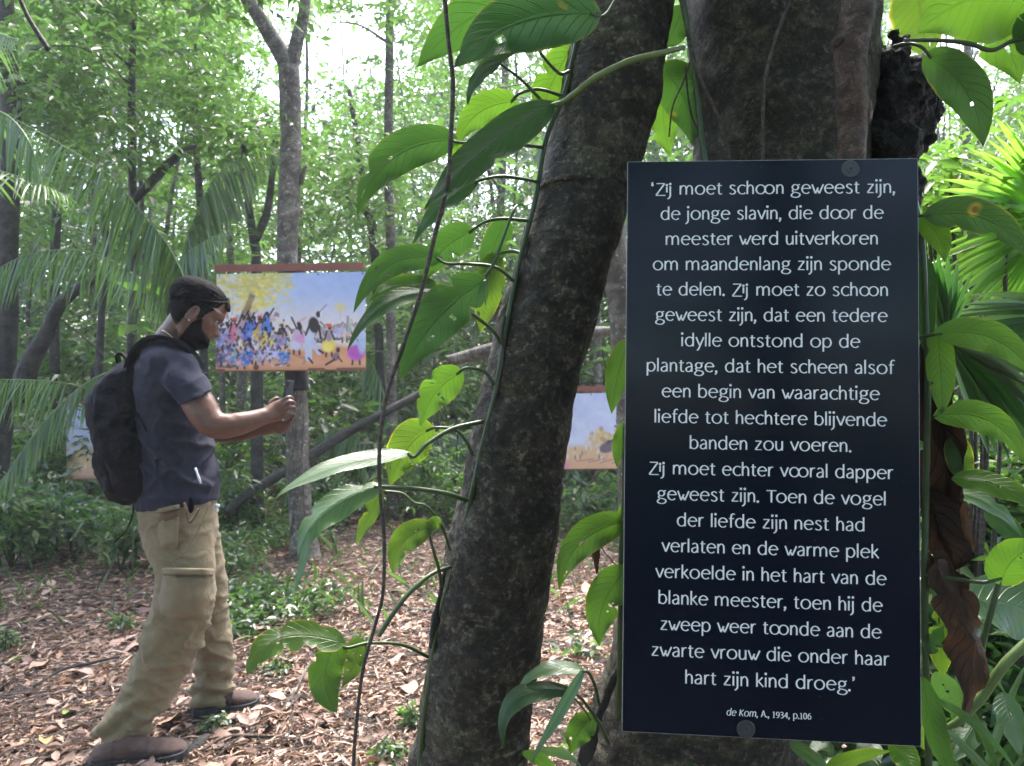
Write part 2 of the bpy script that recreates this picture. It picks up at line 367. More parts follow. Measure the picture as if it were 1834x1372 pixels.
def bends(n):  # used for litter: random flat directions
    a = rng.uniform(0, 2*math.pi, n); return np.stack([np.cos(a), np.sin(a), rng.normal(0, 0.13, n)], 1)

# ---- leaf litter (uncountable), largest fallen leaves as parts of the ground
M['litter'] = mat_leafcloud('leaf_litter', [(0, (0.07, 0.040, 0.032)), (0.12, (0.16, 0.095, 0.074)), (0.45, (0.27, 0.165, 0.118)), (0.7, (0.37, 0.245, 0.180)), (0.9, (0.47, 0.35, 0.265)), (1, (0.40, 0.22, 0.12))], (0.25, 0.12, 0.05), 0.12, 0.5, 0.45)
M['chips'] = mat_leafcloud('wood_chips', [(0, (0.06, 0.036, 0.030)), (0.3, (0.20, 0.120, 0.092)), (0.8, (0.38, 0.265, 0.21)), (1, (0.55, 0.46, 0.38))], (0.2, 0.1, 0.05), 0.05, 0.65, 0.3)
def scatter_xy(n, y0, y1, bias=1.0, spread=0.78):
    y = y0*(y1/y0)**(rng.uniform(0, 1, n)**bias); x = rng.uniform(-spread, spread, n)*(y+0.3)
    return x, y
def build_litter():
    x, y = scatter_xy(52000, 2.2, 13, 0.95)
    z = gzv(x, y)+rng.uniform(0.002, 0.022, len(x))
    V, Fa = leaf_cloud(np.stack([x, y, z], 1), bends(len(x)), 0.016+0.075*rng.uniform(0, 1, len(x))**1.6, 0.45, 0.3, up=np.tile([0, 0, 1.0], (len(x), 1))+rng.normal(0, 0.30, (len(x), 3)))
    tag(link('leaf_litter', mesh_np('leaf_litter', V, Fa, M['litter'])), 'brown and pinkish leaf litter covering the clearing floor', 'leaf litter', kind='stuff')
    x, y = scatter_xy(70000, 2.2, 12, 0.9)
    z = gzv(x, y)+rng.uniform(0.004, 0.03, len(x))
    V, Fa = leaf_cloud(np.stack([x, y, z], 1), bends(len(x)), rng.uniform(0.02, 0.12, len(x)), 0.11, 0.06, up=np.tile([0, 0, 1.0], (len(x), 1))+rng.normal(0, 0.4, (len(x), 3)))
    tag(link('wood_chips', mesh_np('wood_chips', V, Fa, M['chips'])), 'pale wood chips and stringy mulch scattered over the clearing', 'mulch', kind='stuff')
    # small twigs
    V = []; Fs = []
    x, y = scatter_xy(4200, 2.3, 10, 0.9)
    for i in range(len(x)):
        L = random.uniform(0.05, 0.42)**1.0; a = random.uniform(0, math.pi); r = random.uniform(0.0015, 0.004)
        c = Vector((x[i], y[i], gz(x[i], y[i])+0.018+r)); dx = Vector((math.cos(a), math.sin(a), random.uniform(-.06, .1)))*L/2
        pts = [c-dx, c+Vector((random.uniform(-.1, .1)*L, random.uniform(-.1, .1)*L, 0.01)), c+dx]
        v, f = tube(pts, [r, r*0.9, r*0.5], 4, False); n = len(V); V += v; Fs += [tuple(q+n for q in g) for g in f]
    mb = MB(); mb.v = V; mb.f = Fs; o = mb.build('small_twigs', M['vine_brown'], smooth=False)
    tag(o, 'thin dry twigs lying in the leaf litter', 'twigs', kind='stuff')
build_litter()
def fallen_leaf_mesh(k):
    L = 0.1; V = []; Fs = []; N = 7
    for i in range(N):
        t = i/(N-1); w = L*0.26*max(0.02, math.sin(math.pi*min(1, t*0.97+0.02))**0.75)
        for s in (-1, 0, 1):
            V.append((L*(t-.5), s*w, 0.006*k*math.sin(t*3.1)+abs(s)*w*(0.25+0.25*math.sin(t*4+k))+0.004*math.sin(9*t+k*2+s)))
    for i in range(N-1):
        for j in range(2):
            a = i*3+j; Fs.append((a, a+1, a+4, a+3))
    me = bpy.data.meshes.new('fallen_leaf'); me.from_pydata(V, [], Fs); me.update(); me.polygons.foreach_set('use_smooth', [True]*len(me.polygons)); return me
def obj_random_mat(name, stops, rough=0.6, spec=0.4):
    t = NT(name); oi = t.n('ShaderNodeObjectInfo').outputs['Random']; co = t.n('ShaderNodeTexCoord').outputs['Object']
    c = t.ramp(oi, stops); n = t.noise(60, 5, 0.7, co)
    c = t.mix(t.math('MULTIPLY', t.step(n, 0.5, 0.7), 0.5), c, (0.06, 0.035, 0.02))
    return t.bsdf(c, rough, t.bump(n, 0.4, 0.003), spec)
M['fallen'] = obj_random_mat('fallen_leaf', [(0, (0.09, 0.05, 0.04)), (0.3, (0.22, 0.13, 0.10)), (0.6, (0.34, 0.23, 0.19)), (0.85, (0.40, 0.28, 0.22)), (0.94, (0.36, 0.19, 0.11)), (0.98, (0.36, 0.32, 0.10)), (1, (0.12, 0.2, 0.05))])
fl_meshes = [fallen_leaf_mesh(k) for k in (0.6, 1.2, 1.9, -0.8)]
for m_ in fl_meshes: m_.materials.append(M['fallen'])
for i in range(244):
    y = 2.45*(6.0/2.45)**(random.random()**1.15); x = random.uniform(-0.72, 0.62)*y
    o = link('fallen_leaf', fl_meshes[i % 4]); o.parent = ground
    o.location = (x, y, gz(x, y)+0.022); o.rotation_euler = (random.gauss(0, .25), random.gauss(0, .25), random.uniform(0, 6.28))
    s = random.uniform(0.6, 1.45); o.scale = (s, s*random.uniform(.7, 1.2), s)

for (cx_, cy_, n_) in ((-1.42, 2.62, 14), (-1.22, 2.66, 10), (-1.62, 2.72, 10), (-1.02, 3.02, 14), (-1.22, 3.02, 8)):
    for i in range(n_):
        x, y = cx_+random.gauss(0, .07), cy_+random.gauss(0, .05); o = link('fallen_leaf', fl_meshes[i % 4]); o.parent = ground
        o.location = (x, y, gz(x, y)+random.uniform(.02, .045)); o.rotation_euler = (random.gauss(0, .4), random.gauss(0, .4), random.uniform(0, 6.28)); s = random.uniform(.45, .9); o.scale = (s, s, s)

# ---- low green ground cover
def build_cover():
    def density(x, y):
        v = mnoise.noise(Vector((x*0.9, y*0.7, 0.5)))+0.5*mnoise.noise(Vector((x*2.3, y*2.3, 5)))
        far = min(.45, (y-4.6)*0.16-0.12)
        return v+far
    pts = []
    for _ in range(42000):
        y = 2.6*(13/2.6)**random.random(); x = random.uniform(-.8, .8)*y
        if density(x, y) > 0.32+random.uniform(-.12, .12): pts.append((x, y, gz(x, y)+random.uniform(0.03, 0.13)*min(1.6, 0.4+y/6)))
    pts = np.array(pts); n = len(pts)
    V, Fa = sprays(pts, 0.055*np.ones(n), 4, 0.04, 0.1, 0.5)
    tag(link('ground_cover', mesh_np('ground_cover', V, Fa, M['leaf_mid'])), 'low green seedlings and creepers sprouting through the litter', 'ground cover', kind='stuff')
    # grass-like blades
    m = 1500; y = 4.2*(12/4.2)**rng.uniform(0, 1, m); x = rng.uniform(-.8, .8, m)*y; z = gzv(x, y)
    d = np.stack([rng.normal(0, .6, m), rng.normal(0, .6, m), np.ones(m)], 1)
    V, Fa = leaf_cloud(np.stack([x, y, z], 1), d, rng.uniform(.08, .3, m), 0.06, 0.1)
    tag(link('grass', mesh_np('grass', V, Fa, M['leaf_mid'])), 'sparse thin grass blades at the edge of the clearing', 'grass', kind='stuff')
build_cover()

# ================================================================ FOREST BEHIND
def gapfield(p):
    """True where the canopy is open: real clearings in the wood, in world space"""
    az = p[:, 0]/p[:, 1]; el = (p[:, 2]-1.4)/p[:, 1]
    g = np.zeros(len(p))
    for (px, py, rx, ry, s) in [(640, 70, 120, 110, 1.0), (470, 110, 70, 120, 0.9), (330, 210, 60, 50, 0.35), (270, 245, 60, 35, 0.4), (905, 90, 90, 90, 0.5), (1720, 110, 130, 120, .75), (560, 190, 60, 60, .8), (150, 130, 60, 40, .3), (860, 330, 80, 60, .35), (190, 240, 90, 50, .35), (640, 230, 80, 80, .4)]:
        g = np.maximum(g, s*np.exp(-(((az-(px-CX)/F)/(rx/F))**2+((el+(py-CY)/F)/(ry/F))**2)))
    return g
def forest_mass(name, label, n, d0, d1, z0, z1, size, mat, nl=9, seed=1, length=.55, thr=-0.05, catn='foliage', gap=1.0, zpow=1.0, freq=0.45):
    y = rng.uniform(d0, d1, n*3); x = rng.uniform(-.85, .85, n*3)*(y+2); z = z0+(z1-z0)*rng.uniform(0, 1, n*3)**zpow
    el = (z-1.4)/y; ok = (el < 0.60) & (el > -0.35); x, y, z = x[ok], y[ok], z[ok]
    p = np.stack([x, y, z], 1); g = gapfield(p)*gap
    dn = np.array([mnoise.noise(Vector((a*freq, b*freq, c*freq+seed*11)))+0.5*mnoise.noise(Vector((a*freq*2.6, b*freq*2.6, c*freq*2.6+seed))) for a, b, c in p])
    hi = np.clip((z-1.4)/y/0.5, 0, 1)*0.05
    keep = (dn-g*0.95-hi > thr+rng.uniform(-.07, .07, len(p)))
    p = p[keep][:n]
    V, Fa = sprays(p, size*np.ones(len(p)), nl, length, 0.3)
    return tag(link(name, mesh_np(name, V, Fa, mat)), label, catn, kind='stuff')
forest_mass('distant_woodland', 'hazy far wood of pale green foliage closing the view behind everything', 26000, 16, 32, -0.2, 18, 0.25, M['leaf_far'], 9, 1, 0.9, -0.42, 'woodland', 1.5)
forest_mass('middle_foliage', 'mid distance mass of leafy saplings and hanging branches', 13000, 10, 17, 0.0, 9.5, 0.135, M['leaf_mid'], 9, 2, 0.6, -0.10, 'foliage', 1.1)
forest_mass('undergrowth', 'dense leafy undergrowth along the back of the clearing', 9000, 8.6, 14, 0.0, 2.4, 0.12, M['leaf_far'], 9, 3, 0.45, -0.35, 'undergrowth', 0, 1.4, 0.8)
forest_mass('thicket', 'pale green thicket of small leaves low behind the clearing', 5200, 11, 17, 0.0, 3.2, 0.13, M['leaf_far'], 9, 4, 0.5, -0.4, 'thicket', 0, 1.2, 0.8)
# thin background stems
def thin_stems():
    V = []; Fs = []
    for i in range(150):
        d = random.uniform(9, 22); x = random.uniform(-.8, .8)*d; h = random.uniform(3, 12); r = random.uniform(.012, .05)
        ln = random.gauss(0, .08)
        pts = [Vector((x, d, -0.05))]
        for k in range(1, 7):
            q = pts[-1]+Vector((random.gauss(ln, .06), random.gauss(0, .05), 1))*h/6; pts.append(q)
        v, f = tube(cat(pts, 14), np.linspace(r, r*.4, 14), 5, False); n = len(V); V += v; Fs += [tuple(a+n for a in g) for g in f]
    mb = MB(); mb.v = V; mb.f = Fs
    tag(mb.build('background_stems', M['bark_far']), 'tangle of thin grey saplings and lianas deep in the wood', 'stems', kind='stuff')
    V = []; Fs = []
    for i in range(420):
        d = random.uniform(7.5, 12); x = random.uniform(-.8, .8)*d; L = random.uniform(.5, 1.8); r = random.uniform(.004, .012); a = random.uniform(0, 6.28)
        p0 = Vector((x, d, gz(x, d))); p2 = p0+Vector((math.cos(a)*L*.8, math.sin(a)*L*.5, random.uniform(.05, .8)*L)); p1 = (p0+p2)/2+Vector((0, 0, .25*L))
        v, f = tube(cat([p0, p1, p2], 7), np.linspace(r, r*.5, 7), 4, False); n = len(V); V += v; Fs += [tuple(b+n for b in g) for g in f]
    mb = MB(); mb.v = V; mb.f = Fs
    tag(mb.build('dead_branches', M['bark_far']), 'bare dead branches and stalks poking out of the undergrowth', 'branches', kind='stuff')
thin_stems()

def twig_tangle():
    V = []; Fs = []
    for i in range(900):
        d = random.uniform(7.5, 15); x = random.uniform(-.8, .45)*d; z = random.uniform(.3, 6.5); L = random.uniform(.4, 1.6); r = random.uniform(.003, .009); a = random.uniform(0, 6.28)
        p0 = Vector((x, d, z)); dz = random.uniform(-.5, .7); p2 = p0+Vector((math.cos(a)*L, math.sin(a)*L*.4, dz*L)); p1 = (p0+p2)/2+Vector((random.gauss(0, .1), 0, random.gauss(0, .12)))
        v, f = tube(cat([p0, p1, p2], 6), np.linspace(r, r*.5, 6), 4, False); n = len(V); V += v; Fs += [tuple(b+n for b in g) for g in f]
    mb = MB(); mb.v = V; mb.f = Fs
    tag(mb.build('twig_tangle', M['bark_dark']), 'tangle of fine dark twigs and lianas among the middle foliage', 'twigs', kind='stuff')
twig_tangle()
forest_mass('broad_leaves', 'sparser broad leaves of understory plants catching the light', 1500, 7.6, 13, 0.2, 5.5, 0.20, M['leaf_mid'], 6, 7, 0.5, -0.05, 'foliage', 1.2, 1.0, .7)
forest_mass('darker_foliage', 'darker green foliage hanging between the trunks of the wood', 1800, 11, 16, 1.5, 9.5, 0.15, M['leaf_dark'], 9, 9, 0.6, 0.05, 'foliage', 1.2)  # leaves in the darker green of the foliage materials

# ---- individual trees: trunk path given where each stands, crown above
def tree(name, label, path, d, radii, bark, crown=None, limbs=0, leafmat='leaf_mid', leaf=0.12, n=450, cat_='tree', sides=14, group=None, spread=1.2, nseg=60, extra=None):
    """path: (px,py) from the foot up at depth d; radii in px at that depth"""
    pts = px_path(path, nseg, d); rr = cat([(r, 0) for r in radii], nseg)[:, 0]*d/F
    base = Vector(pts[0]); e = empty(name, base, label, cat_, group)
    mb = MB(); mb.add(*tube(pts, rr, sides, True, 0.10, 5.0/max(.04, rr.max()*10), seed=d))
    tips = []
    for (fp, fr) in (extra or []):
        q = px_path(fp, 24, d); r2 = np.linspace(fr[0], fr[1], 24)*d/F; mb.add(*tube(q, r2, 10, True, 0.1, 8, seed=3)); tips.append(Vector(q[-1]))
    for k in range(limbs):
        i = int(nseg*random.uniform(.45, .97)); p = Vector(pts[i]); a = random.uniform(0, 6.28); L = random.uniform(.6, 1.0)*spread
        q = [p, p+Vector((math.cos(a)*L*.5, math.sin(a)*L*.5, L*.35)), p+Vector((math.cos(a)*L, math.sin(a)*L, L*random.uniform(.2, .7)))]
        mb.add(*tube(cat(q, 8), np.linspace(rr[i]*.45, rr[i]*.12, 8), 6)); tips += [q[1], q[2]]
    mb.build('trunk', M[bark], e)
    tips.append(Vector(pts[-1]))
    if crown is not None:
        C = []
        for _ in range(int(n*2.0)):
            if crown == 'tips': c = random.choice(tips)+Vector((random.gauss(0, .4), random.gauss(0, .4), random.gauss(0, .32)))*spread
            else:
                cpx, cpy, sx, sy = random.choice(crown); c = P(random.gauss(cpx, sx), random.gauss(cpy, sy), d+random.gauss(0, .5))
            C.append(c)
        C = np.array([list(c) for c in C]); keep = rng.uniform(0, 1, len(C)) > gapfield(C)*.8; C = C[keep]
        C = C[np.array([mnoise.noise(Vector(q)*1.3)+.6*mnoise.noise(Vector(q)*3.1) for q in C.tolist()]) > -.02]
        V, Fa = sprays(C, leaf*.72*np.ones(len(C)), 11, .40, .3)
        link('crown', mesh_np('crown', V, Fa, M[leafmat]), e)
    return e
tree('forked_tree', 'tall pale forked tree that carries the large poster', [(552, 1030), (541, 950), (534, 840), (532, 720), (520, 560), (514, 460), (519, 330), (521, 220), (518, 120)], 5.9,
     [32, 22, 20, 18, 18, 18, 19, 18, 19], 'bark_far', [(480, -120, 120, 60), (620, -140, 120, 60), (560, -300, 200, 100)], 0, n=380, sides=18,
     extra=[([(520, 125), (495, 80), (470, 40), (432, -20), (400, -90)], (17, 9)), ([(521, 130), (530, 80), (543, 30), (550, -40), (570, -120)], (14, 8)), ([(538, 330), (545, 305), (548, 297)], (5, 2))])
tree('sapling_tree', 'slim dark sapling rising above the head of the man', [(232, 900), (233, 700), (238, 560), (240, 420), (236, 260), (237, 120), (240, 0), (243, -120)], 6.9, [9, 8, 8, 7, 7, 6, 5, 4], 'bark_dark', [(200, 60, 110, 60), (270, 150, 90, 70), (120, 110, 70, 60), (240, -80, 160, 60)], 3, n=520, spread=.8)
tree('sapling_tree', 'second slim sapling, between the dark sapling and the forked tree', [(372, 900), (364, 600), (362, 420), (352, 270), (350, 150), (345, 0), (340, -100)], 8.2, [8, 7, 7, 6, 5, 4, 3], 'bark_dark', [(350, 110, 70, 60), (400, 190, 60, 50), (330, 20, 90, 50), (420, 300, 50, 50)], 3, n=420, spread=.8)
tree('slender_tree', 'slender straight tree just right of the large poster', [(706, 945), (702, 800), (700, 620), (700, 450), (695, 300), (697, 150), (698, 0), (700, -100)], 7.6, [12, 10, 9, 9, 8, 8, 7, 6], 'bark_far', [(700, 30, 60, 60), (760, 250, 50, 70), (700, -120, 140, 50), (620, 300, 60, 60)], 2, n=330, spread=.8)
tree('slender_tree', 'slender dark trunk leaning beside the straight one, right of the poster', [(690, 935), (680, 640), (668, 420), (655, 370), (640, 250), (625, 160)], 8.8, [9, 8, 8, 8, 6, 4], 'bark_dark', [(630, 300, 60, 50), (600, 390, 60, 40), (660, 200, 40, 40)], 2, n=260, spread=.7)
tree('twin_trunk_tree', 'small tree with a narrow V of two dark trunks behind the poster', [(462, 960), (460, 800), (460, 620), (459, 470), (455, 430)], 7.0, [12, 11, 11, 9, 8], 'bark_dark', [(440, 230, 40, 40), (500, 220, 40, 40)], 0, n=150, extra=[([(456, 440), (447, 380), (440, 320), (436, 260)], (8, 5)), ([(458, 430), (478, 380), (488, 310), (494, 240)], (8, 5))])
tree('shaded_tree', 'dark trunk at the far left edge hung with palm leaves', [(-20, 960), (5, 700), (14, 400), (20, 210), (14, 80), (5, -80)], 6.2, [22, 20, 18, 16, 14, 12], 'bark_dark', [(60, 40, 90, 60), (20, -90, 160, 60), (150, 130, 80, 50)], 2, 'leaf_mid', n=420, spread=.8)
tree('curved_tree', 'blackish curved bare trunk left of the man, bending to the right', [(38, 720), (50, 660), (82, 600), (108, 545), (150, 512), (200, 486)], 6.0, [19, 17, 13, 11, 9, 5], 'bark_dark', None, 0)
tree('leaning_sapling', 'dark stick-like trunk leaning right above the palm', [(238, 362), (262, 336), (290, 305), (330, 270), (352, 262)], 6.6, [6, 8, 8, 6, 4], 'bark_dark', [(300, 240, 50, 40)], 0, n=60)
tree('background_tree', 'brown peeling trunk glimpsed between the leaning trunk and the black plaque', [(1150, 950), (1135, 700), (1118, 570), (1102, 470), (1095, 380), (1100, 300)], 3.6, [40, 34, 28, 24, 24, 30], 'bark_far', None, 0)
tree('background_tree', 'thin trunk standing behind the right hand poster', [(1085, 940), (1082, 850), (1072, 700), (1068, 560), (1050, 300)], 8.5, [9, 8, 7, 7, 6], 'bark_far', [(1040, 330, 70, 50)], 1, n=120, spread=.5)
tree('background_tree', 'pair of low thin trunks behind the hands of the man', [(432, 930), (428, 800), (436, 650), (440, 560)], 7.8, [9, 8, 8, 7], 'bark_far', None, 0, extra=[([(412, 900), (400, 760), (398, 640)], (7, 5))])
tree('background_tree', 'slim trunk standing just left of the man and his backpack', [(172, 860), (176, 700), (182, 560), (190, 470), (188, 380)], 8.0, [7, 7, 6, 6, 5], 'bark_dark', None, 0)
tree('canopy_tree', 'leafy tree top filling the upper middle behind the big climber leaves', [(880, 930), (884, 600), (900, 300), (905, 60), (900, -150)], 11, [9, 8, 7, 6, 5], 'bark_far', [(860, 90, 70, 60), (900, 210, 80, 60), (820, 190, 60, 50), (900, 420, 80, 60), (760, 380, 70, 60), (960, 420, 50, 70)], 4, 'leaf_mid', n=620, leaf=.12)
tree('canopy_tree', 'bright leafy tree between the plaque and the top right corner', [(1760, 900), (1745, 500), (1730, 200), (1740, -50)], 8, [9, 8, 7, 5], 'bark_far', [(1700, 180, 60, 60), (1690, 300, 40, 50), (1790, 60, 60, 50), (1680, 420, 40, 60)], 3, 'leaf_fresh', n=420, leaf=.085)
tree('canopy_tree', 'dense leafy tree in the top left, above the dark sapling', [(100, 900), (98, 500), (110, 200), (120, -50)], 9.5, [8, 8, 7, 6], 'bark_dark', [(120, 40, 90, 50), (60, 160, 70, 50), (190, 170, 60, 40), (300, 60, 70, 50), (140, 250, 60, 40)], 3, 'leaf_mid', n=640, leaf=.12)
tree('canopy_tree', 'leafy tree just left of the forked tree with a bright crown', [(420, 940), (415, 600), (410, 330), (405, 100), (400, -60)], 10, [8, 7, 6, 5, 4], 'bark_far', [(390, 120, 60, 50), (330, 160, 60, 50), (420, 250, 60, 50), (380, 20, 70, 40)], 3, 'leaf_fresh', n=460, leaf=.11)
# unseen crowns added above and beside the viewer to cut the overhead light
def overhead(label, x, y, z, n, sp):
    e = empty('added_shade_tree', (x, y, 0), label, 'tree')
    mb = MB(); pts = [(x, y, gz(x, y)-.05), (x+.1, y, z*.5), (x, y+.1, z)]
    mb.add(*tube(cat(pts, 20), np.linspace(.14, .07, 20), 10, True, .1, 4)); mb.build('trunk', M['bark_dark'], e)
    C = np.stack([rng.normal(x, sp, n), rng.normal(y, sp, n), rng.normal(z, .7, n)], 1)
    V, Fa = sprays(C, .2*np.ones(n), 9, .6, .3); link('crown', mesh_np('crown', V, Fa, M['leaf_mid']), e)
overhead('added unseen tree behind the viewer, its crown cutting light above the plaque', 0.9, -2.2, 5.6, 1500, 1.5)
overhead('added unseen tree left of the viewer, its crown cutting the overhead light', -3.4, -0.8, 6.0, 1300, 1.4)
overhead('added unseen tree right of the viewer, its crown cutting the overhead light', 3.6, 1.0, 5.8, 1300, 1.3)

# unseen leaf mass added behind the viewer as an occluder, darkens the plaque reflection
def added_wood_behind():
    n = 5200; y = -rng.uniform(4.5, 13.5, n); x = rng.uniform(-16, 16, n); z = 9.5*rng.uniform(0, 1, n)
    p = np.stack([x, y, z], 1); dn = np.array([mnoise.noise(Vector(q)*.4) for q in p.tolist()]); p = p[dn > -.12]
    V, Fa = sprays(p, .28*np.ones(len(p)), 9, .9, .3); V[:, 2] = np.maximum(V[:, 2], .01)
    tag(link('woodland', mesh_np('woodland', V, Fa, M['leaf_mid'])), 'added unseen wood behind the viewer, darkening what the plaque mirrors', 'woodland', kind='stuff')
added_wood_behind()

# ---- fallen logs and sticks
def log(name, label, path, radii, bark='bark_dark', cat_='log', sides=12, n=50, bump=.12):
    pts = px_path(path, n); rr = cat([(r, 0) for r in radii], n)[:, 0]*pts[:, 1]/F
    mb = MB(); mb.add(*tube(pts, rr, sides, True, bump, 9, seed=pts[0][0])); o = mb.build(name, M[bark]); return tag(o, label, cat_)
log('fallen_log', 'long dark fallen log slanting up right behind the man', [(405, 918, 6.6), (440, 888, 6.7), (520, 838, 6.9), (610, 782, 7.1), (690, 738, 7.2), (765, 698, 7.4)], [7, 9, 9, 9, 8, 6])
log('fallen_log', 'broken mossy log end poking out left of the leaning trunk', [(800, 645, 6.6), (840, 637, 6.6), (905, 620, 6.5), (1000, 600, 6.4), (1120, 592, 6.4)], [8, 11, 12, 11, 9], 'bark_far')
log('fallen_branch', 'grey straight branch on the ground left of the leaning trunk', [(615, 1089, 4.62), (660, 1092, 4.58), (720, 1093, 4.56), (785, 1094, 4.55)], [2.5, 4.5, 5.5, 5.5], 'bark_far', 'branch', 8, 20, .08)
log('fallen_branch', 'thick brown branch lying before the front shoe of the man', [(440, 1300, 3.10), (480, 1280, 3.16), (520, 1258, 3.24), (548, 1246, 3.3)], [10, 12, 10, 7], 'bark_red', 'branch', 8, 20, .08)
log('fallen_branch', 'short dark bark piece at the toe of the rear shoe', [(330, 1362, 2.80), (350, 1342, 2.86), (372, 1322, 2.93)], [9, 13, 10], 'bark_dark', 'branch', 8, 16, .12)
log('fallen_branch', 'long thin stick along the bottom right of the rear shoe', [(360, 1345, 2.82), (400, 1322, 2.9), (460, 1318, 2.92), (540, 1325, 2.9), (620, 1340, 2.86)], [3, 3.5, 3.5, 3, 2.5], 'bark_red', 'branch', 6, 30, .05)
log('fallen_branch', 'crooked thin pale stick between shoe and hanging vine', [(505, 1275, 3.14), (530, 1235, 3.3), (545, 1205, 3.45), (555, 1185, 3.55)], [2.2, 2.2, 1.8, 1.5], 'bark_far', 'branch', 6, 16, .05)
log('fallen_branch', 'thin stick lying to the right of the hanging vine', [(660, 1190, 3.6), (700, 1205, 3.55), (740, 1190, 3.62), (770, 1180, 3.66)], [2, 2.2, 2, 1.5], 'bark_red', 'branch', 6, 16, .05)
log('fallen_branch', 'dark curved twig left of the rear trouser leg', [(60, 1230, 3.36), (110, 1200, 3.5), (160, 1188, 3.58), (215, 1175, 3.65)], [2.6, 3.2, 3, 2], 'bark_dark', 'branch', 6, 16, .05)
log('hanging_stick', 'dark broken stick hanging in the top left corner', [(28, -20, 2.0), (50, 30, 2.0), (72, 66, 2.0), (86, 88, 2.0)], [3.5, 4.2, 5, 5.5], 'bark_dark', 'stick', 8, 20, .1)
def coco(label, px, d, r):
    c = G(px, d, r*.7); mb = MB(); mb.add(*ellipsoid(c, (r*1.1, r, r*.85))); o = mb.build('fallen_fruit', M['bark_red']); tag(o, label, 'fruit')
coco('round brown fallen fruit on the litter between leaning trunk and plaque', 984, 3.95, .028)

# ---- shrubs and seedlings on the clearing edge
def shrub(label, px, d, h, w_, n, leaf, mat='leaf_mid', name='shrub', nl=7, wr=.42):
    b = G(px, d); e = empty(name, b, label, 'shrub' if name == 'shrub' else 'plant')
    mb = MB(); C = []
    for k in range(max(4, n//14)):
        a = random.uniform(0, 6.28); t = b+Vector((math.cos(a)*w_*random.uniform(.2, 1), math.sin(a)*w_*random.uniform(.2, 1), h*random.uniform(.55, 1)))
        q = cat([b, (b+t)/2+Vector((0, 0, h*.12)), t], 7); mb.add(*tube(q, np.linspace(.006, .003, 7), 5))
        for j in range(14): i = random.randint(2, 6); C.append(Vector(q[i])+Vector((random.gauss(0, w_*.12), random.gauss(0, w_*.12), random.gauss(0, h*.06))))
    mb.build('stem', M['stem_green'], e); C = np.array([list(c) for c in C])
    V, Fa = sprays(C, leaf*np.ones(len(C)), nl, leaf*2.2, .3, wr); link('foliage', mesh_np('foliage', V, Fa, M[mat]), e)
shrub('leafy shrub at the left edge below the palm frond', 20, 5.6, .75, .5, 120, .085)
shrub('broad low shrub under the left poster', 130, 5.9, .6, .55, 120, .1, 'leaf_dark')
shrub('shrub directly behind the trousers of the man', 215, 5.5, .65, .4, 90, .085)
shrub('bushy shrub between the man and the forked tree', 440, 6.9, .7, .6, 130, .09, 'leaf_mid')
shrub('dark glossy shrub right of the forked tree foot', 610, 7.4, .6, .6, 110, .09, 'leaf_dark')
shrub('low shrub behind the slender tree', 745, 7.8, .55, .6, 100, .09)
shrub('shrub beneath the right hand poster', 1060, 7.0, .6, .6, 130, .09, 'leaf_mid')
shrub('bright shrub peeping over the fallen log beside the hands', 415, 7.6, 1.1, .35, 80, .1, 'leaf_fresh')
shrub('pale leafed shrub left of the big poster low down', 330, 7.9, 1.2, .6, 110, .1, 'leaf_fresh')
shrub('tall loose shrub behind the curved tree', 100, 7.4, 1.5, .7, 160, .1)
shrub('shrub in the gap right of the long fallen log', 800, 7.2, 1.1, .6, 130, .095, 'leaf_fresh')
for (lb, px, d, h) in [('seedling at the bottom edge right of the hanging vine', 708, 2.78, .09), ('small seedling by the foot of the leaning trunk', 745, 3.05, .1), ('seedling in front of the front shoe', 385, 3.0, .1), ('seedling at the far left edge on the litter', 8, 3.9, .16), ('little seedling left of the striding leg', 215, 4.2, .12), ('seedling between trouser leg and drooping climber leaf', 500, 3.55, .1), ('seedling right of the drooping climber leaf', 640, 3.9, .12)]:
    shrub(lb, px, d, h*.9, .05, 14, .032, 'leaf_mid', 'seedling', 3, .55)
for (lb, px, d, h) in [('green sapling stem with paired leaves left of the neck of the man', 236, 5.2, 2.1)]:
    b = G(px, d); e = empty('leafy_vine', b, lb, 'vine')
    mb = MB(); q = cat([b, b+Vector((.02, 0, 1)), b+Vector((.03, 0, h))], 12); mb.add(*tube(q, [.006]*12, 6)); mb.build('stem', M['stem_green'], e)
    C = np.array([[b.x+.03, d, b.z+z] for z in (.75, 1.05, 1.3, 1.55, 1.8, 2.05) for _ in range(2)])
    V, Fa = sprays(C, .16*np.ones(len(C)), 4, .05, .25, .6); link('foliage', mesh_np('foliage', V, Fa, M['leaf_fresh']), e)

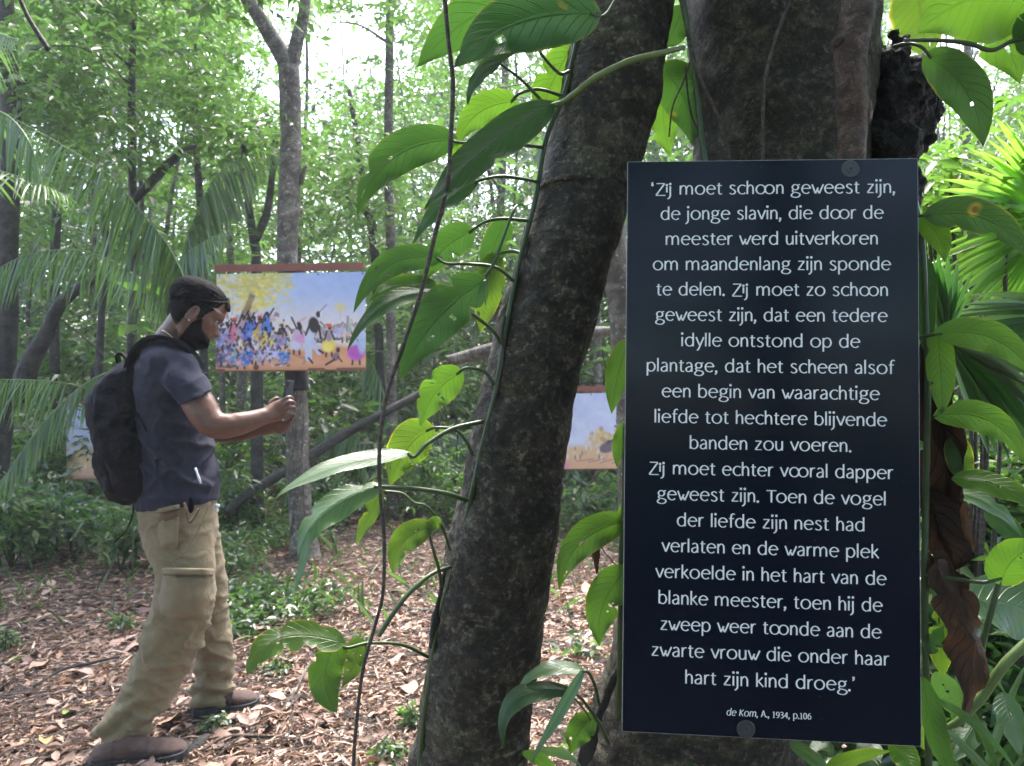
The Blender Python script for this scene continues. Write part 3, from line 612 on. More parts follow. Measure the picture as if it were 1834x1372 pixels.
# ---- pinnate palms
def frond(parent, path, n=46, f0=0.0, *, L=.5, dirn=(0, 0, -1), spread=.35, rad=.008, mat='frond', name='frond', wl=.027, taper=True, mode='hang'):
    """path (px,py,d) from stalk to tip; leaflets on both sides"""
    n = int(n*1.45); q = px_path(path, 60); mb = MB(); mb.add(*tube(q, np.linspace(rad, rad*.25, 60), 6)); r = mb.build(name, M['stem_pale'], parent)
    ps, ds, ss = [], [], []
    for i in range(n):
        f = f0+(1-f0)*(i+.5)/n; k = f*59; p = Vector(q[int(k)]).lerp(Vector(q[min(59, int(k)+1)]), k-int(k)); t = (Vector(q[min(59, int(k)+1)])-Vector(q[max(0, int(k)-1)])).normalized()
        for s in (-1, 1):
            side = t.cross(Vector((0, 0, 1))).normalized()*s
            ln = L*(0.55+0.45*math.sin(math.pi*min(1, f*1.05)))*random.uniform(.85, 1.1)*(1 if f < .85 else .75)
            dd = Vector(dirn)*(1 if mode == 'hang' else .35)+side*spread+t*(.35 if mode == 'hang' else .6)+Vector((random.gauss(0, .07), random.gauss(0, .07), random.gauss(0, .05)))
            ps.append(p); ds.append(dd.normalized()); ss.append(ln)
    # each leaflet: folded strip in three steps that droops
    V = []; Fs = []
    for p, dd, ln in zip(ps, ds, ss):
        sd = dd.cross(Vector((0, 0, 1))); sd = sd.normalized() if sd.length > .15 else Vector((1, 0, 0))
        sd = (sd+Vector((random.gauss(0, .25), random.gauss(0, .25), 0))).normalized(); b = len(V); cur = p.copy(); dv = dd.copy()
        up = sd.cross(dv)
        for j in range(5):
            f = j/4; w2 = wl*ln*(.5+.5*math.sin(math.pi*min(1, .25+f*.72)))*(1-f**5) if j < 4 else .0008
            V += [cur-sd*w2, cur+up*w2*.35, cur+sd*w2]; cur = cur+dv*ln/4; dv = (dv+Vector((0, 0, -.16))).normalized()
        for j in range(4):
            a = b+j*3; Fs += [(a, a+1, a+4, a+3), (a+1, a+2, a+5, a+4)]
    lm = MB(); lm.v = V; lm.f = Fs; lf = lm.build('leaflets', M[mat], r, smooth=False); lf['kind'] = 'stuff'
    return r
pal = empty('palm', G(300, 5.0), 'large feathery palm behind the man with long drooping fronds', 'palm')
mb = MB(); mb.add(*tube(px_path([(330, 950), (325, 800), (318, 640), (312, 520)], 20, 5.0), np.linspace(.06, .05, 20), 10, True, .12, 8)); mb.build('trunk', M['bark_dark'], pal)
frond(pal, [(345, 560, 4.9), (330, 500, 4.9), (300, 440, 4.9), (262, 392, 4.8), (200, 318, 4.7), (115, 262, 4.6), (28, 214, 4.5)], 50, L=.56, spread=.12)
frond(pal, [(338, 540, 5.9), (330, 470, 6.0), (345, 400, 6.1), (385, 320, 6.2), (430, 285, 6.3), (492, 268, 6.4)], 44, L=.58, spread=.3, mode='hang')
frond(pal, [(330, 560, 5.8), (316, 500, 5.8), (330, 460, 5.8), (370, 430, 5.8), (400, 415, 5.8)], 26, L=.42, spread=.5)
frond(pal, [(320, 640, 4.9), (270, 655, 4.8), (215, 660, 4.7), (150, 690, 4.6), (80, 755, 4.5), (25, 830, 4.4), (-25, 900, 4.4)], 44, .42, L=.3, spread=.2)
frond(pal, [(320, 720, 5.1), (240, 722, 5.0), (170, 700, 5.0), (100, 684, 4.9), (0, 680, 4.9), (-50, 690, 4.8)], 24, .55, L=.4, spread=.25)
frond(pal, [(310, 560, 5.2), (250, 500, 5.3), (170, 455, 5.3), (80, 450, 5.3), (0, 480, 5.2), (-60, 540, 5.2)], 34, L=.42, spread=.25)
frond(pal, [(345, 600, 5.9), (370, 540, 6.0), (395, 470, 6.1), (392, 400, 6.2), (380, 350, 6.3)], 30, L=.45, spread=.6, mode='up')
pal2 = empty('palm', G(-60, 4.2), 'palm at the far left edge whose fronds hang into the frame', 'palm')
mb = MB(); mb.add(*tube(px_path([(-190, 1050), (-185, 800), (-180, 500), (-170, 200)], 20, 4.2), np.linspace(.07, .06, 20), 10, True, .12, 8)); mb.build('trunk', M['bark_dark'], pal2)
frond(pal2, [(-170, 250, 4.2), (-90, 190, 4.1), (0, 200, 4.1), (50, 250, 4.0), (75, 330, 4.0)], 22, L=.36, spread=.35)
frond(pal2, [(-170, 260, 4.2), (-100, 270, 4.1), (-20, 300, 4.1), (60, 325, 4.0), (120, 350, 4.0)], 26, L=.28, spread=.7, mat='leaf_fresh', mode='up')
frond(pal2, [(-170, 200, 4.2), (-100, 90, 4.1), (-20, 60, 4.1), (30, 70, 4.0)], 22, L=.3, spread=.5)
pal3 = empty('palm', G(730, 8.6), 'low feathery palm behind the fallen log, right of the poster', 'palm')
for q in ([(720, 860, 8.5), (690, 760, 8.5), (680, 680, 8.4), (640, 620, 8.4), (600, 600, 8.4)], [(720, 860, 8.5), (740, 740, 8.5), (780, 670, 8.4), (850, 650, 8.4)], [(715, 860, 8.5), (660, 800, 8.3), (610, 770, 8.2), (570, 780, 8.2)], [(722, 860, 8.5), (770, 790, 8.3), (830, 780, 8.2), (870, 800, 8.1)]):
    frond(pal3, q, 34, L=.5, spread=.4, mat='frond')

# ---- the air under the trees
def haze():
    mb = MB(); x0, x1, y0, y1, z0, z1 = -47, 47, -16, 62, -1.1, 20.5
    mb.add(*box(((x0+x1)/2, (y0+y1)/2, (z0+z1)/2), (x1-x0, y1-y0, z1-z0)))
    m = bpy.data.materials.new('haze'); m.use_nodes = True; nt_ = m.node_tree; nt_.nodes.clear()
    o_ = nt_.nodes.new('ShaderNodeOutputMaterial'); v_ = nt_.nodes.new('ShaderNodeVolumePrincipled')
    v_.inputs['Color'].default_value = (.93, .96, 1, 1); v_.inputs['Density'].default_value = HAZE; v_.inputs['Anisotropy'].default_value = .2
    nt_.links.new(v_.outputs[0], o_.inputs['Volume'])
    tag(mb.build('haze', m, smooth=False), kind='stuff')
haze()
# ================================================================ NEAR TRUNKS
def bark_trunk(name, label, path, radii, mat, n=230, sides=96, bump=.05, freq=14, cat_='tree', lumps=None, flat=1.0):
    pts = px_path(path, n); rr = cat([(r, 0) for r in radii], n)[:, 0]*pts[:, 1]/F
    mb = MB(); v, f = tube(pts, rr, sides, True, bump, freq, seed=path[0][0]*.1, flat=flat); mb.add(v, f)
    e = empty(name, Vector(pts[0]), label, cat_); o = mb.build('trunk', mat, e)
    return e, o
lean, _ = bark_trunk('leaning_tree', 'dark mossy trunk leaning right, in front of the clearing and left of the plaque',
    [(688, 2080, 1.42), (760, 1700, 1.38), (838, 1372, 1.33), (868, 1180, 1.30), (893, 1000, 1.28), (921, 850, 1.27), (948, 700, 1.26), (983, 560, 1.26), (1016, 450, 1.26), (1048, 340, 1.27), (1082, 210, 1.28), (1106, 90, 1.29), (1128, -30, 1.30), (1160, -200, 1.32), (1180, -500, 1.36)],
    [118, 110, 104, 98, 97, 89, 85, 84, 84, 84, 87, 88, 80, 76, 74], M['bark_lean'], 340, 110, .075, 11)
# bark swellings: the old scar ring and the ledge half way up
mb = MB()
for (px, py, d, rx, ry, tl) in [(1040, 362, 1.268, 83, 4, 22)]:
    c = P(px, py, d); k = d/F; N = 40; a = np.linspace(math.pi*.95, math.pi*2.05, N)
    pts = [c+Vector((math.cos(t)*rx*k, math.sin(t)*rx*k, (-math.sin(t)*tl-math.cos(t)*6)*k)) for t in a]
    mb.add(*tube(pts, np.sin(np.linspace(.1, 3.0, N))*ry*k*.8+.0015, 8, True, .4, 40))
mb.build('bark_ridge', M['bark_lean'], lean)
thick, _ = bark_trunk('thick_tree', 'thick mossy trunk that carries the black plaque', 
    [(1180, 2000, 1.42), (1195, 1700, 1.42), (1200, 1500, 1.41), (1232, 1372, 1.40), (1265, 1230, 1.38), (1292, 1060, 1.36), (1325, 850, 1.35), (1350, 600, 1.35), (1378, 400, 1.35), (1398, 270, 1.35), (1402, 150, 1.35), (1398, 0, 1.36), (1392, -200, 1.40), (1388, -600, 1.5)],
    [240, 215, 200, 190, 180, 168, 160, 156, 155, 152, 157, 163, 168, 170], M['bark_thick'], 320, 120, .06, 10)
mb = MB(); mb.add(*tube(px_path([(1032, 1400, 1.25), (1066, 1300, 1.24), (1100, 1215, 1.235), (1124, 1160, 1.24)], 40), np.linspace(.012, .004, 40), 8, True, .5, 30)); mb.build('bark_ridge', M['bark_dark'], thick)
rod = MB(); q = px_path([(1522, 420, 1.10), (1524, 300, 1.10), (1526, 240, 1.105), (1526, 180, 1.10), (1522, 100, 1.10), (1530, 60, 1.10), (1536, 0, 1.11), (1545, -120, 1.13), (1555, -400, 1.2)], 90)
rod.add(*tube(q, np.array([24, 24, 25, 27, 28, 27, 29, 28, 27, 26])[np.linspace(0, 9, 90).astype(int)]*1.1/F, 24, True, .12, 26))
rod.add(*ellipsoid(P(1503, 75, 1.095), (.011, .011, .009))); rod.add(*ellipsoid(P(1550, 200, 1.10), (.010, .012, .022)))
tag(rod.build('woody_stem', M['bark_red']), 'reddish brown woody stem rising straight up from the plaque screw', 'stem')
# rotten stump beside it
def rotten():
    mb = MB()
    for (px, py, d, r) in [(1610, 190, 1.30, (.052, .05, .085)), (1640, 165, 1.32, (.045, .05, .060)), (1600, 130, 1.29, (.028, .04, .045)), (1600, 250, 1.29, (.05, .045, .05)), (1655, 190, 1.34, (.03, .04, .05)), (1585, 105, 1.28, (.012, .015, .03)), (1640, 240, 1.32, (.03, .035, .04)), (1600, 400, 1.32, (.045, .04, .18)), (1612, 90, 1.3, (.02, .02, .02))]:
        mb.add(*ellipsoid(P(px, py, d), r))
    for (a, b, r) in [((1606, 100), (1624, 66), .009), ((1616, 100), (1600, 62), .007), ((1582, 100), (1560, 70), .008), ((1660, 140), (1684, 120), .008)]:
        mb.add(*tube(cat([P(a[0], a[1], 1.3), P(b[0], b[1], 1.3)], 8), np.linspace(r, .002, 8), 8))
    me = remesh(mb, .0036, 2); displace(me, lambda c, n: .016*mnoise.noise(c*26)+.010*mnoise.noise(c*60)+.006*mnoise.noise(c*130))
    me.materials.clear(); me.materials.append(M['rot'])
    return me
tag(link('rotten_stump', rotten()), 'charred rotten wood lump beside the woody stem, above the plaque corner', 'rotten wood')

# ================================================================ VINES AND STEMS
def vine(name, label, path, r, mat, n=90, parent=None, cat_='vine', bump=.12, sides=8):
    q = px_path(path, n); rr = np.array(r if isinstance(r, (list, tuple)) else [r, r]); rr = cat([(v, 0) for v in rr], n)[:, 0]*q[:, 1]/F
    mb = MB(); mb.add(*tube(q, rr, sides, True, bump, 45, seed=q[0][0]))
    o = mb.build(name, M[mat], parent)
    if label: tag(o, label, cat_)
    return o
vine('hanging_vine', 'long thin brown liana hanging in front of the climber leaves', [(792, -80, 1.08), (797, 0, 1.08), (803, 70, 1.08), (811, 150, 1.08), (807, 250, 1.08), (801, 330, 1.08), (778, 425, 1.08), (752, 530, 1.08), (722, 620, 1.08), (692, 710, 1.08), (680, 800, 1.08), (681, 880, 1.08), (688, 960, 1.08), (686, 1060, 1.08), (672, 1120, 1.08), (652, 1190, 1.08), (641, 1270, 1.08), (632, 1390, 1.08), (622, 1700, 1.1)], [4.2, 4.2, 4.2, 4, 3.8, 3.6, 3.3, 3.2, 3.2, 3.0], 'vine_brown', 200)
vine('liana', 'thin grey liana running down the face of the thick trunk', [(1432, -60, 1.19), (1415, 0, 1.19), (1392, 60, 1.185), (1373, 130, 1.18), (1367, 180, 1.18), (1366, 300, 1.18)], [3, 3.4, 3.4, 3.4], 'vine_brown', 60)
vine('liana', 'brown liana crossing the left rim of the thick trunk', [(1205, -60, 1.2), (1228, 40, 1.2), (1244, 110, 1.19), (1258, 150, 1.185), (1284, 205, 1.18), (1298, 250, 1.18), (1310, 300, 1.18)], [3, 3.4, 3.4, 3.2], 'vine_brown', 60)
vine('liana', 'thin rootlet hanging in the gap between the two trunks', [(1236, 110, 1.25), (1222, 150, 1.25), (1205, 190, 1.25), (1198, 245, 1.25)], [2, 1.6, 1.4], 'vine_brown', 40)
vine('liana', 'dark curling rootlet beside the thick trunk in the gap', [(1228, 120, 1.24), (1232, 170, 1.24), (1240, 210, 1.24), (1254, 240, 1.22)], [1.8, 1.6], 'bark_dark', 40)
vine('liana', 'hair thin root on the face of the leaning trunk', [(862, 880, 1.19), (880, 960, 1.185), (893, 1020, 1.185), (905, 1075, 1.19)], [1.0, 1.0], 'bark_red', 40)
for lb, pth in [('loose hanging roots on the poster tree trunk', [[(520, 690), (528, 740), (524, 800), (530, 870), (526, 940)], [(535, 700), (531, 760), (537, 830), (533, 900)], [(527, 720), (520, 780), (528, 850), (522, 960)], [(545, 740), (541, 820), (546, 930)]])]:
    mb = MB()
    for p_ in pth: mb.add(*tube(px_path(p_, 30, 5.62), [.006]*30, 6))
    tag(mb.build('hanging_roots', M['bark_far']), lb, 'roots')

# ================================================================ BIG LEAVES OF THE CLIMBERS
PROF = {'ovate': ([0, .02, .07, .16, .3, .45, .6, .75, .87, .95, 1], [.04, .36, .66, .9, 1, .95, .8, .55, .28, .11, 0]),
        'narrow': ([0, .04, .15, .35, .6, .85, 1], [.05, .45, .85, 1, .8, .33, 0]),
        'blunt': ([0, .02, .08, .2, .4, .65, .82, .93, 1], [.06, .5, .8, .97, 1, .86, .55, .28, 0])}
def big_leaf(parent, base, tip, w, bend=(0, 0), roll=0, fold=12, mat='big_green', prof='ovate', petiole=None, pr=3.2, label=None, notch=0, dd=0.0, wave=1.0, name='leaf', pmat='stem_green', seed=None, crumple=0.0):
    rs = random.Random(seed if seed is not None else int(base[0]*7+base[1]*13+tip[0]))
    b = np.array(base, float); t = np.array(tip, float); m = (b+t)/2+np.array([bend[0], bend[1], dd]); ctrl = 2*m-(b+t)/2
    N, Kk = 30, 7; ts = np.linspace(0, 1, N+1); c = np.array([P(*((1-s)**2*b+2*s*(1-s)*ctrl+s*s*t)) for s in ts])
    tan = np.gradient(c, axis=0); tan /= np.linalg.norm(tan, axis=1)[:, None]
    wp = np.interp(ts, *PROF[prof]); W = w*m[2]/F/max(.35, math.cos(R(roll)))
    notch = notch or rs.choice((0, 0, 1, 1, 2))
    nts = [(rs.random()*.8+.1, rs.choice((-1, 1)), rs.uniform(.02, .05), rs.uniform(.15, .55)) for _ in range(notch)]
    V = []; UV = []; ph = rs.uniform(0, 6.28)
    for i in range(N+1):
        view = Vector(c[i])-Vector((0, 0, CAMZ)); T = Vector(tan[i]); side = T.cross(view).normalized()
        side = Quaternion(T, R(roll)) @ side; nor = side.cross(T).normalized()
        for j in range(2*Kk+1):
            s = (j-Kk)/Kk; a = abs(s); sg = 1 if s > 0 else -1; ww = wp[i]*W*.5
            for (nt_, ns, nw, nd) in nts:
                if ns == sg: ww *= 1-nd*math.exp(-((ts[i]-nt_)/nw)**2)
            lean_back = -.10*W*a*(1-ts[i])**6*2
            p = Vector(c[i])+side*(s*ww*math.cos(R(fold)))+T*lean_back
            lift = a*ww*math.sin(R(fold))-a*a*ww*.22+wave*.035*W*a*a*math.sin(ts[i]*15+ph+(1.7 if s > 0 else 0))*min(1, 4*ts[i])+.012*W*math.sin((ts[i]*11-a*2.6)*2*math.pi)*a*(1-a)*4*.5
            q_ = p+nor*lift
            if crumple: q_ += Vector((mnoise.noise(q_*28), mnoise.noise(q_*28+Vector((9, 0, 0))), mnoise.noise(q_*28+Vector((0, 9, 0)))))*crumple+Vector((mnoise.noise(q_*80), mnoise.noise(q_*80+Vector((9, 0, 0))), 0))*crumple*.35
            V.append(q_); UV.append((s, ts[i]))
    n2 = 2*Kk+1; Fs = [(i*n2+j, i*n2+j+1, (i+1)*n2+j+1, (i+1)*n2+j) for i in range(N) for j in range(2*Kk)]
    holes = [(rs.uniform(.15, .85), rs.uniform(-.8, .8), rs.uniform(.018, .034)) for _ in range(rs.choice((0, 1, 2)) if notch < 3 else 4)] if w > 40 and not crumple else []
    Fs = [f for q_, f in enumerate(Fs) if not any(((q_//(2*Kk)+.5)/N-h0)**2/(h2*h2)+(((q_ % (2*Kk))-Kk+.5)/Kk-h1)**2/(h2*h2*14) < 1 for h0, h1, h2 in holes)]
    me = bpy.data.meshes.new(name); me.from_pydata([tuple(v) for v in V], [], Fs); me.update()
    uvl = me.uv_layers.new(name='UVMap'); vi = np.empty(len(me.loops), np.int32); me.loops.foreach_get('vertex_index', vi)
    uvl.data.foreach_set('uv', np.array(UV, np.float32)[vi].ravel()); me.polygons.foreach_set('use_smooth', [True]*len(Fs))
    me.materials.append(M[mat]); o = link(name, me, parent)
    if label: o['label'] = label
    if petiole:
        q = px_path([(base[0], base[1], base[2])]+list(petiole), 30); mb = MB(); rr = np.linspace(pr*.75, pr*1.1, 30)*q[:, 1]/F
        mb.add(*tube(q, rr, 8, True, .06, 60)); mb.build('petiole', M[pmat], o)
    return o
D = 1.2
clA = empty('climbing_plant', P(745, 1400, 1.26), 'broad leafed climber whose stem runs up the left rim of the leaning trunk', 'climbing plant')
vine('stem', None, [(1048, -60, 1.24), (1040, 30, 1.24), (1026, 110, 1.235), (1010, 170, 1.23), (990, 215, 1.23), (975, 262, 1.225), (958, 360, 1.22), (930, 470, 1.215), (906, 590, 1.205), (888, 700, 1.205), (866, 790, 1.21), (846, 880, 1.215), (828, 960, 1.225), (806, 1040, 1.235), (785, 1120, 1.25), (768, 1230, 1.26), (757, 1310, 1.27), (748, 1400, 1.28), (700, 1700, 1.3)], [5, 5, 4.6, 4.6, 4.8, 4.6, 4.5, 5, 5], 'stem_green', 220, clA)
vine('aerial_root', None, [(905, 565, 1.19), (899, 600, 1.19), (902, 640, 1.19), (893, 690, 1.195), (886, 715, 1.2)], [2.4, 2.8, 3, 2.4], 'bark_dark', 40, clA)
vine('aerial_root', None, [(800, 1010, 1.22), (786, 1075, 1.23), (776, 1130, 1.235), (770, 1160, 1.24)], [3, 4, 6, 4], 'bark_dark', 40, clA, bump=.5)
vine('stalk', None, [(1225, 85, 1.14), (1180, 96, 1.12), (1120, 112, 1.12), (1065, 140, 1.12), (1030, 168, 1.14), (1005, 184, 1.16), (983, 190, 1.17)], [4.5, 6, 6, 6, 6, 5, 4], 'stem_pale', 70, clA)
L = lambda *a, **k: big_leaf(clA, *a, **k)
L((1058, 24, 1.14), (812, 122, 1.02), 118, (-14, -30), roll=18, mat='big_dark', petiole=[(1075, 30, 1.15), (1090, 20, 1.16), (1112, -20, 1.18)], label='largest leaf of the climber, at the very top')
L((1008, -30, 1.22), (746, 122, 1.18), 112, (-20, -22), roll=-12, mat='big_green', label='light leaf behind the largest one')
L((960, 62, 1.2), (836, 186, 1.2), 30, (-24, -8), roll=50, mat='big_dark', petiole=[(965, 90, 1.2), (1000, 130, 1.21), (1020, 128, 1.22)], prof='narrow')
L((892, 112, 1.14), (838, 188, 1.13), 26, (-10, -10), roll=40, mat='big_dark', prof='narrow', petiole=[(930, 140, 1.16), (965, 175, 1.18), (990, 208, 1.22)])
L((1018, 94, 1.28), (968, 212, 1.28), 68, (-8, 4), roll=-10, mat='big_lime', prof='blunt', petiole=[(1024, 90, 1.27), (1028, 108, 1.25)])
L((916, 182, 1.22), (817, 262, 1.22), 58, (-12, -18), roll=10, mat='big_lime', petiole=[(930, 168, 1.22), (965, 160, 1.22), (1008, 172, 1.23)])
L((982, 189, 1.16), (760, 376, 1.06), 74, (-12, -6), roll=28, fold=14, mat='big_dark', label='long dark leaf hanging from the pale stalk')
L((806, 250, 1.18), (639, 388, 1.1), 76, (-24, -32), roll=15, mat='big_green', petiole=[(830, 256, 1.18), (920, 258, 1.2), (972, 264, 1.22)])
L((812, 262, 1.22), (828, 300, 1.22), 34, (4, 0), roll=0, mat='big_lime', prof='blunt')
L((850, 327, 1.17), (740, 436, 1.14), 36, (-8, -10), roll=35, mat='big_dark', prof='narrow', petiole=[(870, 320, 1.17), (905, 316, 1.19), (966, 326, 1.22)])
L((840, 417, 1.2), (752, 512, 1.2), 62, (-6, -14), roll=5, mat='big_green', petiole=[(868, 398, 1.2), (900, 392, 1.2), (944, 395, 1.22)])
L((926, 368, 1.2), (942, 380, 1.2), 5, (3, -6), mat='big_dark', prof='narrow', petiole=[(918, 380, 1.18), (900, 430, 1.16), (880, 480, 1.15), (858, 505, 1.15)], pr=3)
L((783, 462, 1.16), (633, 560, 1.1), 52, (-14, -34), roll=20, mat='big_green', petiole=[(800, 472, 1.16), (845, 473, 1.18), (890, 480, 1.19), (925, 508, 1.215)])
L((858, 508, 1.14), (716, 680, 1.1), 92, (-12, -14), roll=8, mat='big_green', label='broad leaf hanging in the middle of the climber', notch=2)
L((783, 521, 1.15), (622, 628, 1.09), 34, (-16, -28), roll=35, mat='big_dark', petiole=[(800, 532, 1.15), (845, 562, 1.17), (880, 590, 1.19), (898, 615, 1.205)], prof='ovate')
L((776, 512, 1.19), (662, 540, 1.15), 38, (-8, -14), roll=25, mat='big_green', prof='ovate')
L((903, 398, 1.27), (870, 500, 1.27), 50, (-4, 2), mat='big_green', roll=-10, prof='blunt')
L((884, 462, 1.25), (860, 596, 1.25), 56, (0, 4), mat='big_yellow', roll=5, notch=3, petiole=[(892, 455, 1.25), (920, 450, 1.24), (948, 460, 1.22)], label='yellowing leaf hanging next to the trunk')
L((818, 671, 1.18), (752, 764, 1.16), 66, (-8, -10), mat='big_lime', roll=-8, petiole=[(832, 660, 1.18), (850, 660, 1.19), (870, 668, 1.2), (884, 690, 1.205)], notch=4, label='yellow-rimmed leaf hanging beside the trunk')
L((764, 772, 1.19), (698, 872, 1.17), 78, (-6, -14), mat='big_yellow', roll=-10, notch=4, petiole=[(780, 766, 1.18), (815, 770, 1.19), (835, 790, 1.2), (846, 815, 1.21)])
L((730, 812, 1.13), (492, 893, 1.02), 32, (-16, -16), mat='big_pale', roll=42, prof='narrow', petiole=[(742, 818, 1.13), (765, 795, 1.15), (810, 768, 1.18), (866, 755, 1.205)], pr=4, label='long narrow leaf shining pale blue-green')
L((670, 872, 1.12), (533, 1000, 1.05), 60, (-26, -14), mat='big_pale', roll=30, fold=24, petiole=[(690, 872, 1.13), (750, 876, 1.16), (800, 884, 1.19), (836, 896, 1.215)], pr=4.2, notch=2, label='folded glossy leaf over the big log')
L((552, 955, 1.05), (522, 1066, 1.0), 15, (4, 2), mat='big_pale', roll=30, prof='narrow')
L((682, 886, 1.15), (638, 976, 1.14), 32, (-2, -2), mat='big_yellow', roll=20, notch=3, prof='narrow')
L((766, 946, 1.18), (702, 1027, 1.16), 52, (-14, -14), mat='big_yellow', roll=8, petiole=[(776, 985, 1.18), (786, 1020, 1.19), (790, 1050, 1.22)], seed=5, notch=1)
L((768, 944, 1.185), (790, 930, 1.19), 24, (2, -2), mat='big_yellow', roll=10, prof='blunt')
vine('stalk', None, [(688, 880, 1.17), (720, 884, 1.18), (740, 900, 1.18), (765, 908, 1.19), (790, 940, 1.2), (806, 985, 1.22)], [2.6, 2.6], 'stem_green', 50, clA)
vine('stalk', None, [(808, 1015, 1.22), (770, 1030, 1.18), (730, 1065, 1.15), (700, 1105, 1.13), (678, 1140, 1.12)], [3.5, 4.5, 4.5, 4], 'stem_green', 50, clA)
L((608, 1150, 1.12), (442, 1212, 1.06), 56, (-26, -36), mat='big_yellow', roll=22, notch=6, prof='blunt', label='chewed leaf arching out to the left over the litter', seed=11)
L((604, 1150, 1.13), (604, 1276, 1.09), 62, (-22, 2), mat='big_lime', roll=5, prof='blunt', petiole=[(622, 1160, 1.13), (660, 1152, 1.15), (720, 1155, 1.19), (766, 1176, 1.24)], notch=2, seed=4)
L((640, 1150, 1.15), (612, 1232, 1.13), 44, (8, -4), mat='big_yellow', roll=20, notch=3)
L((583, 1160, 1.14), (575, 1190, 1.14), 12, (0, 0), mat='big_green', prof='narrow')

clB = empty('climbing_plant', P(1100, 1400, 1.22), 'climber with bright leaves in the gap between leaning trunk and plaque', 'climbing plant')
L = lambda *a, **k: big_leaf(clB, *a, **k)
vine('stem', None, [(1108, 1290, 1.2), (1110, 1180, 1.18), (1112, 1080, 1.17), (1113, 990, 1.17), (1118, 900, 1.16), (1120, 760, 1.16)], [5, 5, 5, 4.5], 'stem_green', 90, clB)
L((1116, 935, 1.16), (1001, 1058, 1.14), 62, (-22, -22), mat='big_lime', roll=5, label='bright leaf pointing down left, highest of the gap')
L((1117, 1026, 1.15), (1074, 1158, 1.13), 72, (-16, -6), mat='big_lime', roll=0, prof='ovate', label='heart shaped lime leaf beside the plaque')
L((1124, 615, 1.16), (1095, 742, 1.15), 50, (-4, 0), mat='big_lime', roll=10)
L((1122, 760, 1.16), (1105, 838, 1.15), 30, (-4, 0), mat='big_lime', roll=10)
L((1118, 905, 1.17), (1112, 955, 1.17), 18, (-3, 0), mat='big_lime')
L((1058, 960, 1.17), (1068, 1032, 1.16), 18, (4, 0), mat='dead_leaf', roll=20, fold=30, prof='narrow', notch=5, label='withered brown leaf hanging in the gap', petiole=[(1064, 955, 1.17), (1080, 985, 1.17), (1106, 1015, 1.17)], pr=1.2, pmat='vine_brown')
L((1020, 1238, 1.10), (902, 1342, 1.06), 40, (-40, -36), mat='big_dark', roll=30, fold=20, label='dark curved leaf lying across the foot of the leaning trunk', petiole=[(1040, 1250, 1.1), (1070, 1290, 1.12), (1090, 1330, 1.16)])
L((1043, 1202, 1.1), (946, 1372, 1.04), 24, (4, -6), mat='big_pale', roll=30, prof='narrow', fold=25, label='narrow pale blade hanging down at the bottom', petiole=[(1055, 1206, 1.1), (1066, 1230, 1.12), (1072, 1260, 1.15)])
L((1042, 1200, 1.12), (925, 1240, 1.1), 26, (-10, -20), mat='big_pale', roll=45)
L((1058, 1290, 1.15), (1022, 1352, 1.14), 50, (-6, -6), mat='big_lime', roll=0, petiole=[(1050, 1276, 1.15), (1030, 1252, 1.15), (1014, 1240, 1.15)], pr=2, notch=2)
L((940, 1350, 1.12), (1000, 1400, 1.1), 24, (8, -8), mat='big_lime', roll=30, prof='narrow')
L((960, 1345, 1.15), (1040, 1372, 1.1), 18, (8, -8), mat='big_pale', roll=30, prof='narrow')

clC = empty('climbing_plant', P(1230, 300, 1.22), 'climber growing in the narrow gap between the two upper trunks', 'climbing plant')
L = lambda *a, **k: big_leaf(clC, *a, **k)
vine('stem', None, [(1215, -40, 1.21), (1228, 30, 1.2), (1240, 100, 1.2), (1250, 180, 1.19), (1256, 240, 1.185), (1264, 300, 1.18), (1270, 420, 1.2)], [4.5, 5, 5, 5], 'stem_green', 80, clC)
L((1192, 128, 1.35), (1240, 262, 1.35), 84, (14, -8), mat='big_green', roll=8, seed=2)
L((1222, 20, 1.4), (1186, 95, 1.4), 60, (0, 0), mat='big_green', roll=5)
L((1188, 170, 1.45), (1200, 280, 1.45), 60, (-4, 0), mat='big_lime', roll=5)

clD = empty('climbing_plant', P(1690, 1300, 1.25), 'broad leafed climber with lime and dark leaves along the right side of the plaque', 'climbing plant')
L = lambda *a, **k: big_leaf(clD, *a, **k)
vine('stem', None, [(1665, 1420, 1.22), (1660, 1250, 1.2), (1656, 1080, 1.19), (1658, 900, 1.2), (1662, 700, 1.2), (1658, 560, 1.2), (1652, 430, 1.2), (1640, 360, 1.25)], [6, 6, 6, 5.5, 5, 4], 'stem_green', 140, clD)
L((1880, -40, 1.25), (1640, 60, 1.3), 190, (-10, -20), mat='big_lime', roll=-15, label='huge bright leaf in the top right corner', seed=8)
L((1700, -60, 1.45), (1826, 150, 1.4), 140, (20, -10), mat='big_lime', roll=10, seed=3, notch=2)
L((1640, -30, 1.5), (1662, 110, 1.5), 100, (0, 0), mat='big_yellow', roll=10, seed=9)
L((1668, 104, 1.22), (1760, 266, 1.2), 78, (22, -14), mat='big_spot', roll=-18, label='spotted dull leaf hanging right of the rotten wood', petiole=[(1650, 84, 1.22), (1626, 78, 1.24), (1600, 84, 1.26)], seed=21)
vine('stalk', None, [(1618, 72, 1.2), (1680, 72, 1.18), (1735, 78, 1.16), (1775, 90, 1.15), (1812, 74, 1.15), (1850, 64, 1.15)], [3.4, 4, 4, 4], 'stem_green', 60, clD)
L((1834, 40, 1.14), (1900, 110, 1.12), 70, (0, 0), mat='big_dark', roll=30)
L((1668, 386, 1.14), (1850, 470, 1.08), 64, (12, -34), mat='big_spot', roll=-22, label='dark arching leaf with brown holes, beside the upper plaque', petiole=[(1655, 386, 1.15), (1640, 388, 1.17)], seed=33)
L((1652, 392, 1.18), (1692, 470, 1.18), 44, (10, -6), mat='big_lime', roll=5)
